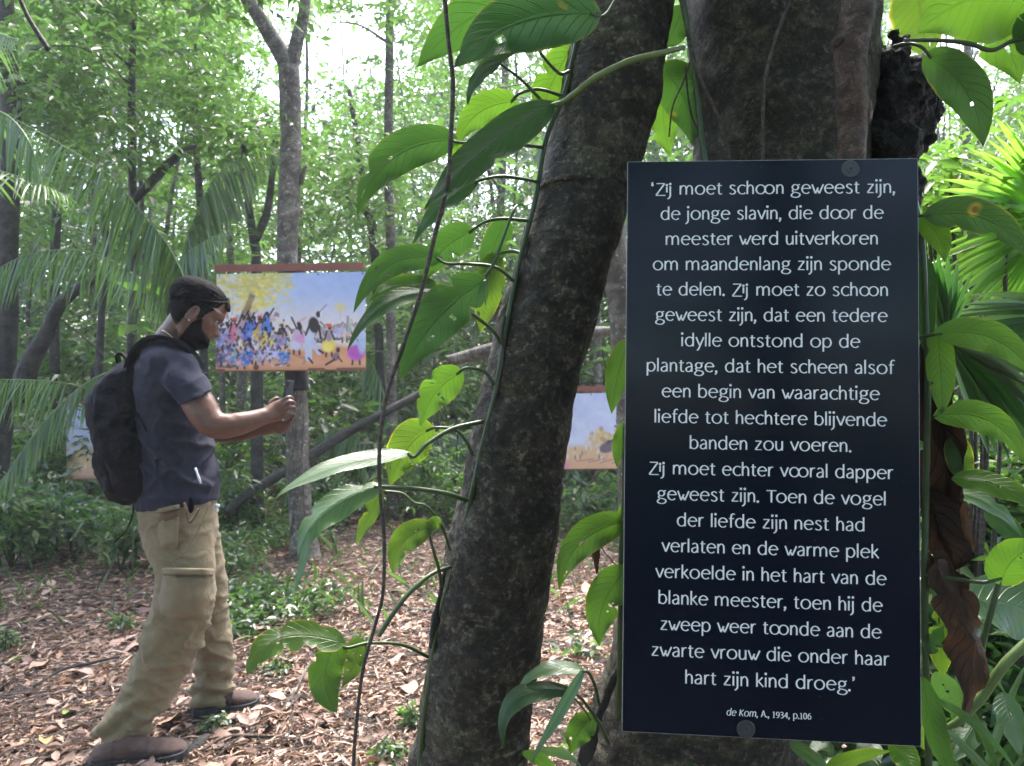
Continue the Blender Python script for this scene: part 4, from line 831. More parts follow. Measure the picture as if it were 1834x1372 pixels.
L((1688, 598, 1.12), (1862, 690, 1.06), 60, (14, -34), mat='big_lime', roll=-20, petiole=[(1670, 600, 1.13), (1640, 606, 1.16)], label='bright arching leaf beside the middle of the plaque')
L((1680, 600, 1.15), (1687, 742, 1.13), 48, (2, 0), mat='big_lime', roll=0, prof='blunt', label='lime leaf hanging straight down beside the plaque')
L((1684, 744, 1.13), (1842, 838, 1.07), 58, (16, -34), mat='big_lime', roll=-15, label='bright leaf with a scorched brown rim', seed=6, notch=2)
L((1712, 790, 1.2), (1728, 866, 1.18), 46, (0, 0), mat='big_yellow', roll=0, prof='blunt')
L((1716, 858, 1.14), (1870, 925, 1.08), 44, (10, -16), mat='big_lime', roll=-35)
L((1656, 470, 1.22), (1668, 650, 1.2), 46, (-8, 0), mat='big_dark', roll=20, seed=1)
L((1700, 880, 1.3), (1830, 960, 1.25), 30, (10, -16), mat='big_pale', roll=-40, prof='narrow')
L((1770, 920, 1.35), (1850, 1010, 1.3), 40, (10, -6), mat='big_green', roll=-20)
L((1795, 1036, 1.13), (1862, 975, 1.1), 70, (-10, -8), mat='big_lime', roll=10, prof='blunt', petiole=[(1762, 1043, 1.14), (1720, 1038, 1.16), (1655, 1030, 1.19)], pr=3.8)
L((1755, 1075, 1.32), (1900, 1180, 1.3), 110, (20, -26), mat='big_pale', roll=-25, label='large glossy dark leaf low on the right', seed=12)
L((1704, 1088, 1.2), (1690, 1210, 1.19), 50, (-10, 0), mat='big_yellow', roll=0, notch=4, prof='blunt', label='lime leaf with a ragged hole, low beside the plaque')
L((1664, 1165, 1.18), (1690, 1120, 1.18), 30, (0, 0), mat='big_dark', roll=20)
vine('stalk', None, [(1850, 1140, 1.16), (1800, 1190, 1.16), (1760, 1245, 1.17), (1720, 1290, 1.18), (1690, 1305, 1.2)], [8, 9, 9, 7, 5], 'stem_pale', 50, clD)
vine('stalk', None, [(1790, 1040, 1.25), (1768, 1120, 1.25), (1740, 1220, 1.26), (1720, 1300, 1.26)], [5, 6, 6], 'stem_green', 50, clD)
L((1655, 1222, 1.12), (1716, 1420, 1.1), 46, (-8, 0), mat='big_green', roll=25, fold=24, prof='narrow', label='upright green blade at the lower plaque corner')
L((1664, 1245, 1.13), (1822, 1385, 1.06), 17, (14, -8), mat='big_pale', roll=30, fold=20, prof='narrow')
L((1680, 1210, 1.25), (1712, 1300, 1.25), 44, (8, 0), mat='big_pale', roll=10)
L((1640, 1312, 1.25), (1700, 1372, 1.22), 40, (10, -4), mat='big_yellow', roll=20, notch=3)
for (b_, t_, w_, m_, r_) in [((1300, 1325, 1.28), (1350, 1400, 1.25), 44, 'big_dark', 20), ((1350, 1330, 1.3), (1300, 1410, 1.25), 36, 'big_green', 10), ((1420, 1335, 1.2), (1500, 1400, 1.15), 26, 'big_pale', 40), ((1480, 1380, 1.18), (1600, 1345, 1.12), 26, 'big_yellow', 30), ((1560, 1330, 1.25), (1560, 1420, 1.2), 46, 'big_dark', 20), ((1600, 1335, 1.3), (1640, 1400, 1.25), 50, 'big_lime', 10), ((1250, 1330, 1.22), (1215, 1400, 1.2), 14, 'big_green', 30), ((1380, 1340, 1.35), (1410, 1400, 1.3), 40, 'big_lime', 10), ((1450, 1330, 1.4), (1470, 1400, 1.35), 60, 'big_dark', 0), ((1800, 1250, 1.4), (1830, 1360, 1.35), 46, 'big_pale', -20), ((1750, 1290, 1.5), (1700, 1372, 1.45), 50, 'big_green', 10)]:
    L(b_, t_, w_, (random.uniform(-8, 8), -8), mat=m_, roll=r_, seed=int(b_[0]))

# withered hanging leaves right of the plaque
dead = empty('withered_foliage', P(1690, 700, 1.22), 'mass of withered dark brown leaves drooping beside the plaque', 'dead leaves')
L = lambda *a, **k: big_leaf(dead, *a, crumple=.009, **k)
M['dead_dark'] = mat_bigleaf('dead_leaf_dark', (0.030, 0.020, 0.015), (0.02, 0.014, 0.01), (0.03, 0.015, 0.008), 0.15, rough=0.85, spec=0.2, yellow=0, spots=0, veinbump=1.0)
L((1652, 620, 1.24), (1690, 980, 1.2), 84, (16, 0), mat='dead_dark', roll=10, fold=-20, prof='blunt', notch=3, wave=2.5)
L((1656, 660, 1.22), (1716, 920, 1.2), 44, (16, 0), mat='dead_dark', roll=-20, fold=30, prof='blunt', notch=3, wave=3)
L((1664, 880, 1.2), (1716, 1090, 1.18), 76, (6, 0), mat='dead_dark', roll=15, fold=30, prof='blunt', notch=4, wave=3)
L((1706, 900, 1.2), (1734, 1000, 1.2), 30, (12, 0), mat='dead_leaf', roll=0, fold=30, prof='blunt', notch=7, wave=3)
L((1680, 1020, 1.17), (1726, 1290, 1.14), 88, (34, -6), mat='dead_leaf', roll=-22, fold=34, prof='ovate', notch=5, wave=4, label='largest withered leaf, hanging lowest')
L((1668, 1000, 1.19), (1712, 1100, 1.17), 52, (4, 0), mat='dead_leaf', roll=10, fold=25, prof='blunt', notch=3, wave=3)

# ================================================================ FAN PALMS
def fan(parent, c, R0, a0, a1, n, tilt=0.2, mat='fan_bright', dz=.0, fuse=.42, wl=.075, stalk=None):
    """c=(px,py,d); leaflets radiate in the picture-facing plane tilted in depth; angle in degrees, 0 = right, 90 = up"""
    o = P(*c); e = None
    mb = MB(); q = px_path(stalk if stalk else [(c[0], c[1], c[2]), (c[0]+40, c[1]+200, c[2]+.1), (c[0]+50, 1200, c[2]+.2)], 24); mb.add(*tube(q, [.006]*24, 8)); e = mb.build('fan_leaf', M['stem_pale'], parent)
    for i in range(n):
        a = R(a0+(a1-a0)*i/(n-1)+random.gauss(0, .9)); ln = R0*random.uniform(.88, 1.05)*(.8+.2*math.sin(math.pi*i/(n-1)))
        d = Vector((math.cos(a), tilt*math.cos(a*1.3+i*.02)+dz, math.sin(a))).normalized(); sd = d.cross(Vector((0, 1, 0))).normalized()
        sd = Quaternion(d, R(random.uniform(-40, 40))) @ sd; nor = sd.cross(d); V = []; cur = o.copy(); dv = d.copy(); S = 7
        for j in range(S+1):
            f = j/S; w2 = ln*wl*.5*(min(1, f/fuse)*.95+.05)*(1 if f < fuse else max(0, 1-((f-fuse)/(1-fuse))**1.5))+.0004
            V += [cur-sd*w2, cur+nor*w2*.4, cur+sd*w2]; cur = cur+dv*ln/S; dv = (dv+Vector((0, 0, -.035-.05*f))).normalized()
        Fs = []
        for j in range(S): b = j*3; Fs += [(b, b+1, b+4, b+3), (b+1, b+2, b+5, b+4)]
        m_ = MB(); m_.v = V; m_.f = Fs; m_.build('leaflet', M[mat], e, smooth=False)
    return e
fp = empty('fan_palm', P(1880, 1372, 1.9), 'bright green fan palm at the right edge beside the upper plaque', 'fan palm')
fan(fp, (1905, 395, 1.75), .34, 92, 265, 46, .25, 'fan_bright', wl=.075)
fan(fp, (1935, 420, 1.95), .42, 100, 255, 38, -.25, 'fan_bright', wl=.065, dz=.2)
fp2 = empty('fan_palm', P(1720, 1372, 1.6), 'dark green fan palm low behind the withered leaves', 'fan palm')
fan(fp2, (1692, 612, 1.55), .185, 66, 112, 9, .1, 'fan_dark', wl=.13, stalk=[(1692, 612, 1.55), (1700, 800, 1.6), (1720, 1300, 1.7)])
fan(fp2, (1698, 615, 1.6), .34, -66, -12, 16, .2, 'fan_dark', wl=.10, stalk=[(1698, 615, 1.6), (1705, 800, 1.65), (1730, 1300, 1.75)])
fan(fp2, (1950, 560, 1.7), .42, 165, 215, 13, .2, 'frond', wl=.07)
# small fresh seedlings and grass stalks, lower right
def blades(label, px, py, d, n, h):
    e = empty('strappy_plant', P(px, 1372, d), label, 'plant')
    for i in range(n):
        a = random.uniform(-.9, .9); b = (px+random.uniform(-40, 40), py+random.uniform(-10, 40), d+random.uniform(-.08, .1)); t = (b[0]+a*h, b[1]-h*random.uniform(.5, 1), b[2])
        big_leaf(e, b, t, random.uniform(7, 16), (a*10, -h*.12), roll=random.uniform(-40, 40), fold=20, mat=random.choice(['big_green', 'big_pale', 'big_dark']), prof='narrow', name='blade', seed=i)
blades('strappy green plant filling the bottom right corner', 1780, 1400, 1.45, 16, 230)
blades('strappy plant under the lower edge of the plaque', 1480, 1440, 1.4, 12, 110)
for (lb, px, py, d, sp, n, mt, lf) in [('leafy bush behind the lower right climber', 1760, 1080, 2.1, 95, 260, 'leaf_mid', .07), ('dark bush in the bottom right background', 1740, 1260, 1.9, 90, 240, 'leaf_dark', .075), ('bush with pointed leaves behind the withered foliage', 1740, 900, 2.4, 95, 260, 'leaf_mid', .08), ('fresh green bush just right of the upper plaque corner', 1690, 330, 2.0, 38, 110, 'leaf_fresh', .045), ('shady bush under the plaque behind the thick trunk', 1440, 1330, 2.2, 120, 260, 'leaf_mid', .075)]:
    c = P(px, py, d); e = empty('bush', G(px, d), lb, 'bush')
    C = np.array([[random.gauss(c.x, sp*d/F), random.gauss(c.y, .15), random.gauss(c.z, sp*d/F)] for _ in range(n)]); C[:, 2] = np.maximum(C[:, 2], .03)
    V, Fa = sprays(C, lf*np.ones(len(C)), 8, lf*2, .3); link('foliage', mesh_np('foliage', V, Fa, M[mt]), e)
    mb = MB()
    for k in range(14):
        q = C[random.randrange(n)]; mb.add(*tube(cat([G(px, d), (Vector(q)+G(px, d))/2+Vector((.05, 0, .05)), Vector(q)], 8), [.005]*8, 5))
    mb.build('stem', M['vine_brown'], e)
# ================================================================ PLAQUE
SC = 1.07
def plaque():
    tl, tr = P(1125, 290, SC), P(1644, 284, SC*.969422); bl = P(1113, 1310, SC*.970322)
    U = tr-tl; Vv = bl-tl; W, H = U.length, Vv.length; u = U.normalized(); v = (Vv-u*Vv.dot(u)).normalized(); n = u.cross(v).normalized()
    if n.y > 0: n = -n                      # towards the viewer
    def ray(px, py):
        r = Vector(((px-CX)/F, 1, -(py-CY)/F)); o = Vector((0, 0, CAMZ)); k = (tl-o).dot(n)/r.dot(n); p = o+r*k-tl
        return p.dot(u), p.dot(v)
    def at(a, b, h=0): return tl+u*a+v*b+n*h
    e = empty('plaque', at(W/2, H), 'tall black plaque with white Dutch text mounted on the thick trunk', 'plaque')
    th = .004
    # board with a small bevel
    bm = bmesh.new(); vs_ = [bm.verts.new(at(a, b, h)) for h in (0, -th) for a, b in ((0, 0), (W, 0), (W, H), (0, H))]
    bm.faces.new(vs_[:4]); bm.faces.new(vs_[7:3:-1])
    for i in range(4): bm.faces.new((vs_[i], vs_[i+4], vs_[(i+1) % 4+4], vs_[(i+1) % 4]))
    bmesh.ops.recalc_face_normals(bm, faces=bm.faces)
    bmesh.ops.bevel(bm, geom=list(bm.edges), offset=.0012, segments=3, affect='EDGES')
    me = bpy.data.meshes.new('board'); bm.to_mesh(me); bm.free()
    t = NT('black_gloss_board'); co = t.n('ShaderNodeTexCoord').outputs['Object']
    n1 = t.noise(7, 4, .6, co); n2 = t.noise(160, 4, .7, co); n3 = t.noise(28, 5, .6, co)
    c = t.mix(n1, (0.0028, 0.0055, 0.014), (0.005, 0.009, 0.020)); dust = t.math('MULTIPLY', t.step(n2, .66, .74), t.step(n3, .52, .66)); c = t.mix(t.math('MULTIPLY', dust, .7), c, (.10, .11, .12))
    r = t.math('ADD', .10, t.math('ADD', t.math('MULTIPLY', n3, .10), t.math('MULTIPLY', dust, .4)))
    me.materials.append(t.bsdf(c, r, t.bump(t.noise(5, 2, .5, co), .05, .01), .20)); o = link('board', me, e); o['label'] = 'glossy blue-black board'
    edge = MB()
    for a0, b0, a1, b1 in ((0, 0, W, 0), (0, 0, 0, H), (0, H, W, H), (W, 0, W, H)):
        s0, s1 = at(a0, b0, -.0022), at(a1, b1, -.0022); d = (s1-s0).normalized(); off = n.cross(d).normalized()
        mid = (s0+s1)/2; ctr = at(W/2, H/2, -.0022); off = off if off.dot(mid-ctr) > 0 else -off
        q = [s0+off*.0003+n*.0006, s1+off*.0003+n*.0006, s1+off*.0008+n*.0004, s0+off*.0008+n*.0004, s0+off*.0008-n*.0006, s1+off*.0008-n*.0006]
        edge.add(q, [(0, 1, 2, 3), (3, 2, 5, 4)])
    edge.build('edge', plain('worn_edge', (.42, .43, .45), .5), e, smooth=False)
    # screws with washers
    for px, py in ((1523, 303), (1336, 1306)):
        a, b = ray(px, py); k = MB(); N = 32
        for (r0, r1, h0, h1) in ((.0125, .0115, 0.0003, .0012), (.0115, .0055, .0012, .0012), (.0055, .005, .0012, .0022), (.005, .0022, .0022, .0021), (.0022, .0008, .0021, .0010)):
            V = [at(a+math.cos(2*math.pi*i/N)*r0, b+math.sin(2*math.pi*i/N)*r0, h0) for i in range(N)]+[at(a+math.cos(2*math.pi*i/N)*r1, b+math.sin(2*math.pi*i/N)*r1, h1) for i in range(N)]
            k.add(V, [(i, (i+1) % N, N+(i+1) % N, N+i) for i in range(N)])
        s_ = k.build('screw', plain('screw_metal', (.03, .032, .038), .42, .3, 200, spec=.6), e, smooth=False); s_.data.name = 'screw'
    # ---- lettering: pen strokes, x-height 1
    def line(*p): return ('L', p)
    def arc(cx, cy, rx, ry, a0, a1, n=26): return [(cx+rx*math.cos(R(a0+(a1-a0)*i/n)), cy+ry*math.sin(R(a0+(a1-a0)*i/n))) for i in range(n+1)]
    def sm(*p): return [tuple(q) for q in cat(p, 28)]
    def ln(*p): return list(p)
    dot = lambda x, y, r=.115: arc(x, y, r*.5, r*.5, 0, 360, 12)
    stem = lambda x, y0, y1: ln((x, y0), (x, y1))
    arch = lambda x, w=.56: sm((x, .62), (x+.10, .82), (x+w*.55, .965), (x+w*.9, .82), (x+w, .55), (x+w, 0))
    Gl = {
     'a': ([sm((.12, .84), (.32, .965), (.54, .88), (.62, .62), (.62, .0)), sm((.62, .56), (.35, .52), (.10, .36), (.12, .10), (.34, .015), (.54, .14), (.62, .28))], .78),
     'b': ([stem(.10, 1.42, .02), arc(.43, .49, .37, .475, 152, -150)], .90),
     'c': ([arc(.50, .49, .42, .475, 48, 312)], .78),
     'd': ([stem(.80, 1.42, 0), arc(.46, .49, .38, .475, 30, 330)], .96),
     'e': ([arc(.47, .49, .40, .475, 5, 316), ln((.09, .55), (.86, .55))], .92),
     'f': ([sm((.58, 1.36), (.42, 1.42), (.26, 1.28), (.22, 1.0), (.22, .5), (.22, 0)), ln((.02, .93), (.50, .93))], .50),
     'g': ([arc(.42, .68, .29, .28, 0, 360), ln((.60, .88), (.86, .97)), sm((.24, .44), (.14, .30), (.26, .17), (.55, .12), (.80, .02), (.86, -.17), (.66, -.36), (.36, -.38), (.08, -.28), (.06, -.10), (.24, .10))], .90),
     'h': ([stem(.10, 1.42, 0), arch(.10)], .80),
     'i': ([stem(.10, .97, 0), dot(.10, 1.33)], .26),
     'j': ([sm((.12, .97), (.12, .4), (.12, -.12), (.02, -.34), (-.14, -.44)), dot(.12, 1.33)], .28),
     'k': ([stem(.10, 1.42, 0), ln((.62, .96), (.16, .46)), ln((.24, .56), (.70, 0))], .72),
     'l': ([stem(.10, 1.42, 0)], .26),
     'm': ([stem(.10, .97, 0), arch(.10, .58), arch(.68, .58)], 1.44),
     'n': ([stem(.10, .97, 0), arch(.10)], .80),
     'o': ([arc(.50, .49, .43, .475, 0, 360, 40)], 1.02),
     'p': ([stem(.10, .97, -.45), arc(.45, .49, .37, .475, 152, -150)], .92),
     'r': ([stem(.10, .97, 0), sm((.10, .58), (.18, .80), (.34, .95), (.52, .94))], .54),
     's': ([sm((.60, .84), (.44, .96), (.22, .93), (.13, .74), (.28, .58), (.50, .44), (.62, .24), (.50, .04), (.28, .0), (.07, .12))], .72),
     't': ([sm((.22, 1.2), (.22, .7), (.22, .2), (.32, .03), (.52, .05)), ln((.01, .93), (.50, .93))], .54),
     'u': ([sm((.10, .97), (.10, .35), (.20, .07), (.40, .015), (.58, .14), (.68, .34)), stem(.68, .97, 0)], .82),
     'v': ([ln((.02, .97), (.40, .02)), ln((.40, .02), (.76, .97))], .76),
     'w': ([ln((.02, .97), (.34, .02)), ln((.34, .02), (.60, .62)), ln((.50, .42), (.70, .02)), ln((.70, .02), (1.10, .97))], 1.08),
     'y': ([ln((.02, .97), (.40, .04)), ln((.76, .97), (.40, .04), (.24, -.34), (.10, -.42))], .76),
     'z': ([ln((.08, .93), (.66, .93)), ln((.64, .93), (.07, .05)), ln((.06, .05), (.68, .05))], .74),
     'Z': ([ln((.10, 1.20), (.92, 1.20)), ln((.90, 1.18), (.06, -.06)), ln((.05, -.07), (1.0, -.07))], 1.06),
     'T': ([ln((.02, 1.22), (.98, 1.22)), stem(.50, 1.22, 0)], .86),
     'K': ([stem(.10, 1.25, 0), ln((.75, 1.22), (.16, .62)), ln((.26, .70), (.82, 0))], .88),
     'A': ([ln((.02, 0), (.46, 1.25)), ln((.46, 1.25), (.90, 0)), ln((.18, .42), (.74, .42))], .94),
     ',': ([sm((.10, .10), (.12, .0), (.08, -.14), (.0, -.26)), dot(.10, .05, .09)], .28),
     '.': ([dot(.10, .06)], .26),
     '<': ([sm((.20, 1.34), (.12, 1.24), (.10, 1.12), (.12, 1.04)), dot(.14, 1.04, .10)], .34),
     '>': ([sm((.12, 1.34), (.16, 1.24), (.12, 1.12), (.04, 1.02)), dot(.12, 1.32, .10)], .30),
     '1': ([stem(.28, 1.12, 0), ln((.28, 1.12), (.08, .98)), ln((.08, .0), (.48, .0))], .58),
     '9': ([arc(.40, .76, .30, .34, 0, 360), sm((.70, .78), (.66, .38), (.44, .08), (.16, -.02))], .78),
     '3': ([sm((.08, 1.0), (.34, 1.12), (.58, .96), (.50, .70), (.26, .60), (.54, .50), (.64, .26), (.44, .0), (.08, .04))], .72),
     '4': ([stem(.56, 1.12, 0), ln((.56, 1.10), (.04, .32)), ln((.04, .32), (.76, .32))], .80),
     '0': ([arc(.38, .55, .31, .56, 0, 360)], .76),
     '6': ([arc(.40, .36, .30, .36, 0, 360), sm((.10, .36), (.16, .74), (.36, 1.02), (.64, 1.12))], .78)}
    tm = NT('white_print'); cot = tm.n('ShaderNodeTexCoord').outputs['Object']
    white = tm.bsdf(tm.mix(tm.noise(90, 3, .6, cot), (.72, .74, .80), (.86, .87, .90)), .45, None, .4)
    def layout(s, slant_upto=0):
        out = []; x = 0; i = 0
        while i < len(s):
            ch = s[i]
            if ch == ' ': x += .56; i += 1; continue
            if s[i:i+3] == 'Zij':
                for st in Gl['Z'][0]: out.append([(p[0]+x, p[1]) for p in st])
                out.append([(x+1.13, .86), (x+1.13, .24)]); out.append([(p[0]+x+1.13, p[1]+1.03) for p in dot(0, 0, .10)])
                out.append([(p[0]+x+1.42, p[1]) for p in sm((.05, .90), (.05, .3), (.05, -.12), (-.05, -.36), (-.22, -.45))]); out.append([(p[0]+x+1.47, p[1]+1.14) for p in dot(0, 0, .11)])
                x += 1.82; i += 3; continue
            g, adv = Gl[ch]; sl = .18 if i < slant_upto else 0
            for st in g: out.append([(p[0]+x+p[1]*sl, p[1]) for p in st])
            x += adv+.10-(.26 if s[i:i+2] == 'oo' else 0); i += 1
        xs = [p[0] for st in out for p in st]; return out, min(xs), max(xs)
    def put(s, x0px, x1px, vv, xh, wx, wy, ymid, slant=0, serif=False):
        st, a, b = layout(s, slant); u0 = ray(x0px, ymid)[0]; u1 = ray(x1px, ymid)[0]; k = (u1-u0-wx*xh)/(b-a); V = []; Fs = []
        for j, pl in enumerate(st):
            h = .0005+.00004*(j % 9); pl = [(u0+wx*xh/2+(p[0]-a)*k, vv-p[1]*xh) for p in pl]
            if len(pl) == 2: pl = [tuple(np.array(pl[0])*(1-f)+np.array(pl[1])*f) for f in (0, .25, .5, .75, 1)]
            m_ = len(pl); base = len(V); closed = abs(pl[0][0]-pl[-1][0])+abs(pl[0][1]-pl[-1][1]) < 1e-7
            small = closed and m_ == 13
            if small:
                cx_ = sum(p[0] for p in pl[:-1])/12; cy_ = sum(p[1] for p in pl[:-1])/12; rad = .135*xh
                V.append(at(cx_, cy_, h)); V += [at(cx_+rad*math.cos(i*math.pi/6), cy_+rad*math.sin(i*math.pi/6), h) for i in range(12)]
                Fs += [(base, base+1+i, base+1+(i+1) % 12) for i in range(12)]; continue
            for i in range(m_):
                pa = np.array(pl[(i-1) % (m_-1)] if closed else pl[max(0, i-1)]); pb = np.array(pl[(i+1) % (m_-1)] if closed else pl[min(m_-1, i+1)])
                tdir = pb-pa; tdir = tdir/(np.linalg.norm(tdir)+1e-12); nn = np.array([-tdir[1], tdir[0]])
                hw = .5*xh*math.sqrt((wx*nn[0])**2+(wy*nn[1])**2+2*.10*wx*wy*nn[0]*nn[1])
                q = np.array(pl[i]); V.append(at(*(q+nn*hw), h)); V.append(at(*(q-nn*hw), h))
            for i in range(m_-1): c_ = base+2*i; Fs.append((c_, c_+1, c_+3, c_+2))
        mb = MB(); mb.v = V; mb.f = Fs; o = mb.build('text_line', white, e, smooth=False); o['label'] = 'white line of text: '+s.replace('<', '').replace('>', '')
    T = [("<Zij moet schoon geweest zijn,", 1166, 1603), ("de jonge slavin, die door de", 1183, 1583), ("meester werd uitverkoren", 1192, 1572), ("om maandenlang zijn sponde", 1169, 1596), ("te delen. Zij moet zo schoon", 1174, 1590), ("geweest zijn, dat een tedere", 1173, 1590), ("idylle ontstond op de", 1219, 1541), ("plantage, dat het scheen alsof", 1158, 1604), ("een begin van waarachtige", 1185, 1576), ("liefde tot hechtere blijvende", 1172, 1589), ("banden zou voeren.", 1235, 1525), ("Zij moet echter vooral dapper", 1161, 1601), ("geweest zijn. Toen de vogel", 1176, 1586), ("der liefde zijn nest had", 1212, 1548), ("verlaten en de warme plek", 1184, 1575), ("verkoelde in het hart van de", 1173, 1588), ("blanke meester, toen hij de", 1179, 1581), ("zweep weer toonde aan de", 1182, 1579), ("zwarte vrouw die onder haar", 1166, 1594), ("hart zijn kind droeg.>", 1227, 1531)]
    v0 = ray(1250, 348.5)[1]; v1 = ray(1240, 1224.5)[1]; xh = ray(1300, 349)[1]-ray(1300, 332.2)[1]
    for i, (s, a, b) in enumerate(T):
        put(s, a, b, v0+(v1-v0)*i/19, xh, .175, .10, 348+(1228-348)*i/19)
    put("de Kom, A., 1934, p.106", 1301, 1453, ray(1303, 1281)[1], xh*.53, .19, .10, 1285, 6)
plaque()
# ================================================================ POSTERS
class Paint:
    def __init__(s, nx, ny, seed):
        s.nx, s.ny = nx, ny; s.r = np.random.default_rng(seed)
        s.Y, s.X = np.meshgrid(np.linspace(0, 1, ny), np.linspace(0, 1, nx), indexing='ij'); s.a = np.ones((ny, nx, 3)); s.asp = nx/ny
        s.n = s.fbm(9)
    def fbm(s, k):
        o = np.zeros((s.ny, s.nx)); amp = 1
        for q in range(4):
            g = s.r.normal(0, 1, (k*2**q+2, int(k*2**q*s.asp)+2)); yy = s.Y*(g.shape[0]-1.001); xx = s.X*(g.shape[1]-1.001); i = yy.astype(int); j = xx.astype(int); fy = yy-i; fx = xx-j
            o += amp*((g[i, j]*(1-fx)+g[i, j+1]*fx)*(1-fy)+(g[i+1, j]*(1-fx)+g[i+1, j+1]*fx)*fy); amp *= .55
        return o/2
    def blend(s, m, c): m = np.clip(m, 0, 1)[..., None]; s.a = s.a*(1-m)+np.array(c)*m
    def ell(s, x, y, rx, ry, c, al=1, soft=.25, rot=0):
        dx = (s.X-x)*s.asp; dy = s.Y-y; cr, sr = math.cos(rot), math.sin(rot); u = (dx*cr+dy*sr)/(rx); v = (-dx*sr+dy*cr)/(ry)
        s.blend(al*np.clip((1-np.sqrt(u*u+v*v))/soft+.5, 0, 1), c)
    def seg(s, x0, y0, x1, y1, w_, c, al=1):
        ax, ay = x0*s.asp, y0; bx, by = x1*s.asp, y1; px = s.X*s.asp; d2 = (bx-ax)**2+(by-ay)**2+1e-9; t = np.clip(((px-ax)*(bx-ax)+(s.Y-ay)*(by-ay))/d2, 0, 1)
        dd = np.hypot(px-ax-t*(bx-ax), s.Y-ay-t*(by-ay)); s.blend(al*np.clip((w_-dd)/(.5/s.ny*2)+.5, 0, 1), c)
def print_obj(parent, p, tl, tr, br, bl, amp=.004):
    ny, nx = p.ny, p.nx; V = []
    n = (tr-tl).cross(bl-tl).normalized()
    for i in range(ny):
        f = i/(ny-1)
        for j in range(nx):
            g = j/(nx-1); q = (tl*(1-g)+tr*g)*(1-f)+(bl*(1-g)+br*g)*f; V.append(q+n*(amp*math.sin(g*7+f*2)+amp*.5*math.sin(g*19-f*4)))
    i = np.arange((ny-1)*(nx-1)); r = i//(nx-1); c = i % (nx-1); a = r*nx+c; Fq = np.stack([a, a+nx, a+nx+1, a+1], 1)
    t = NT('printed_canvas'); at_ = t.n('ShaderNodeAttribute', attribute_name='ink')
    mat = t.bsdf(at_.outputs['Color'], .42, None, .35)
    me = mesh_np('print', np.array([list(v) for v in V]), Fq, mat, True)
    ca = me.color_attributes.new('ink', 'FLOAT_COLOR', 'POINT'); ca.data.foreach_set('color', np.concatenate([np.clip(p.a.reshape(-1, 3), 0.01, .9), np.ones((nx*ny, 1))], 1).astype(np.float32).ravel())
    o = link('print', me, parent)
    return o
DK = (.035, .022, .025)
def figure(p, x, y, h, skirt, top, scarf=None, arm=0, lean_=0, wide=1.0):
    """small painted person: feet at (x,y), height h; loose generic brushwork"""
    if wide > 1.2: wide *= .8; h *= .88
    hx = x+lean_*h
    for s in (-1, 1): p.seg(x+s*.012*wide, y-h*.4, x+s*.02*wide, y, .010, DK)
    p.ell(x+lean_*h*.3, y-h*.36, h*.20*wide, h*.24, skirt, 1, .3); p.ell(x+lean_*h*.3-.01, y-h*.28, h*.15*wide, h*.14, tuple(min(1, c*1.25) for c in skirt), .7)
    p.ell(hx, y-h*.66, h*.12, h*.19, top, 1, .3); p.ell(hx+.004, y-h*.92, h*.062, h*.085, DK, 1, .3)
    if scarf: p.ell(hx+.002, y-h*.965, h*.075, h*.062, scarf, 1, .3)
    if arm: p.seg(hx+.01*arm, y-h*.78, hx+.045*arm, y-h*1.12, .009, DK); p.seg(hx-.01*arm, y-h*.76, hx-.03*arm, y-h*.55, .009, DK)
    else: p.seg(hx-.015, y-h*.78, hx-.03, y-h*.5, .009, DK); p.seg(hx+.015, y-h*.78, hx+.035, y-h*.52, .009, DK)
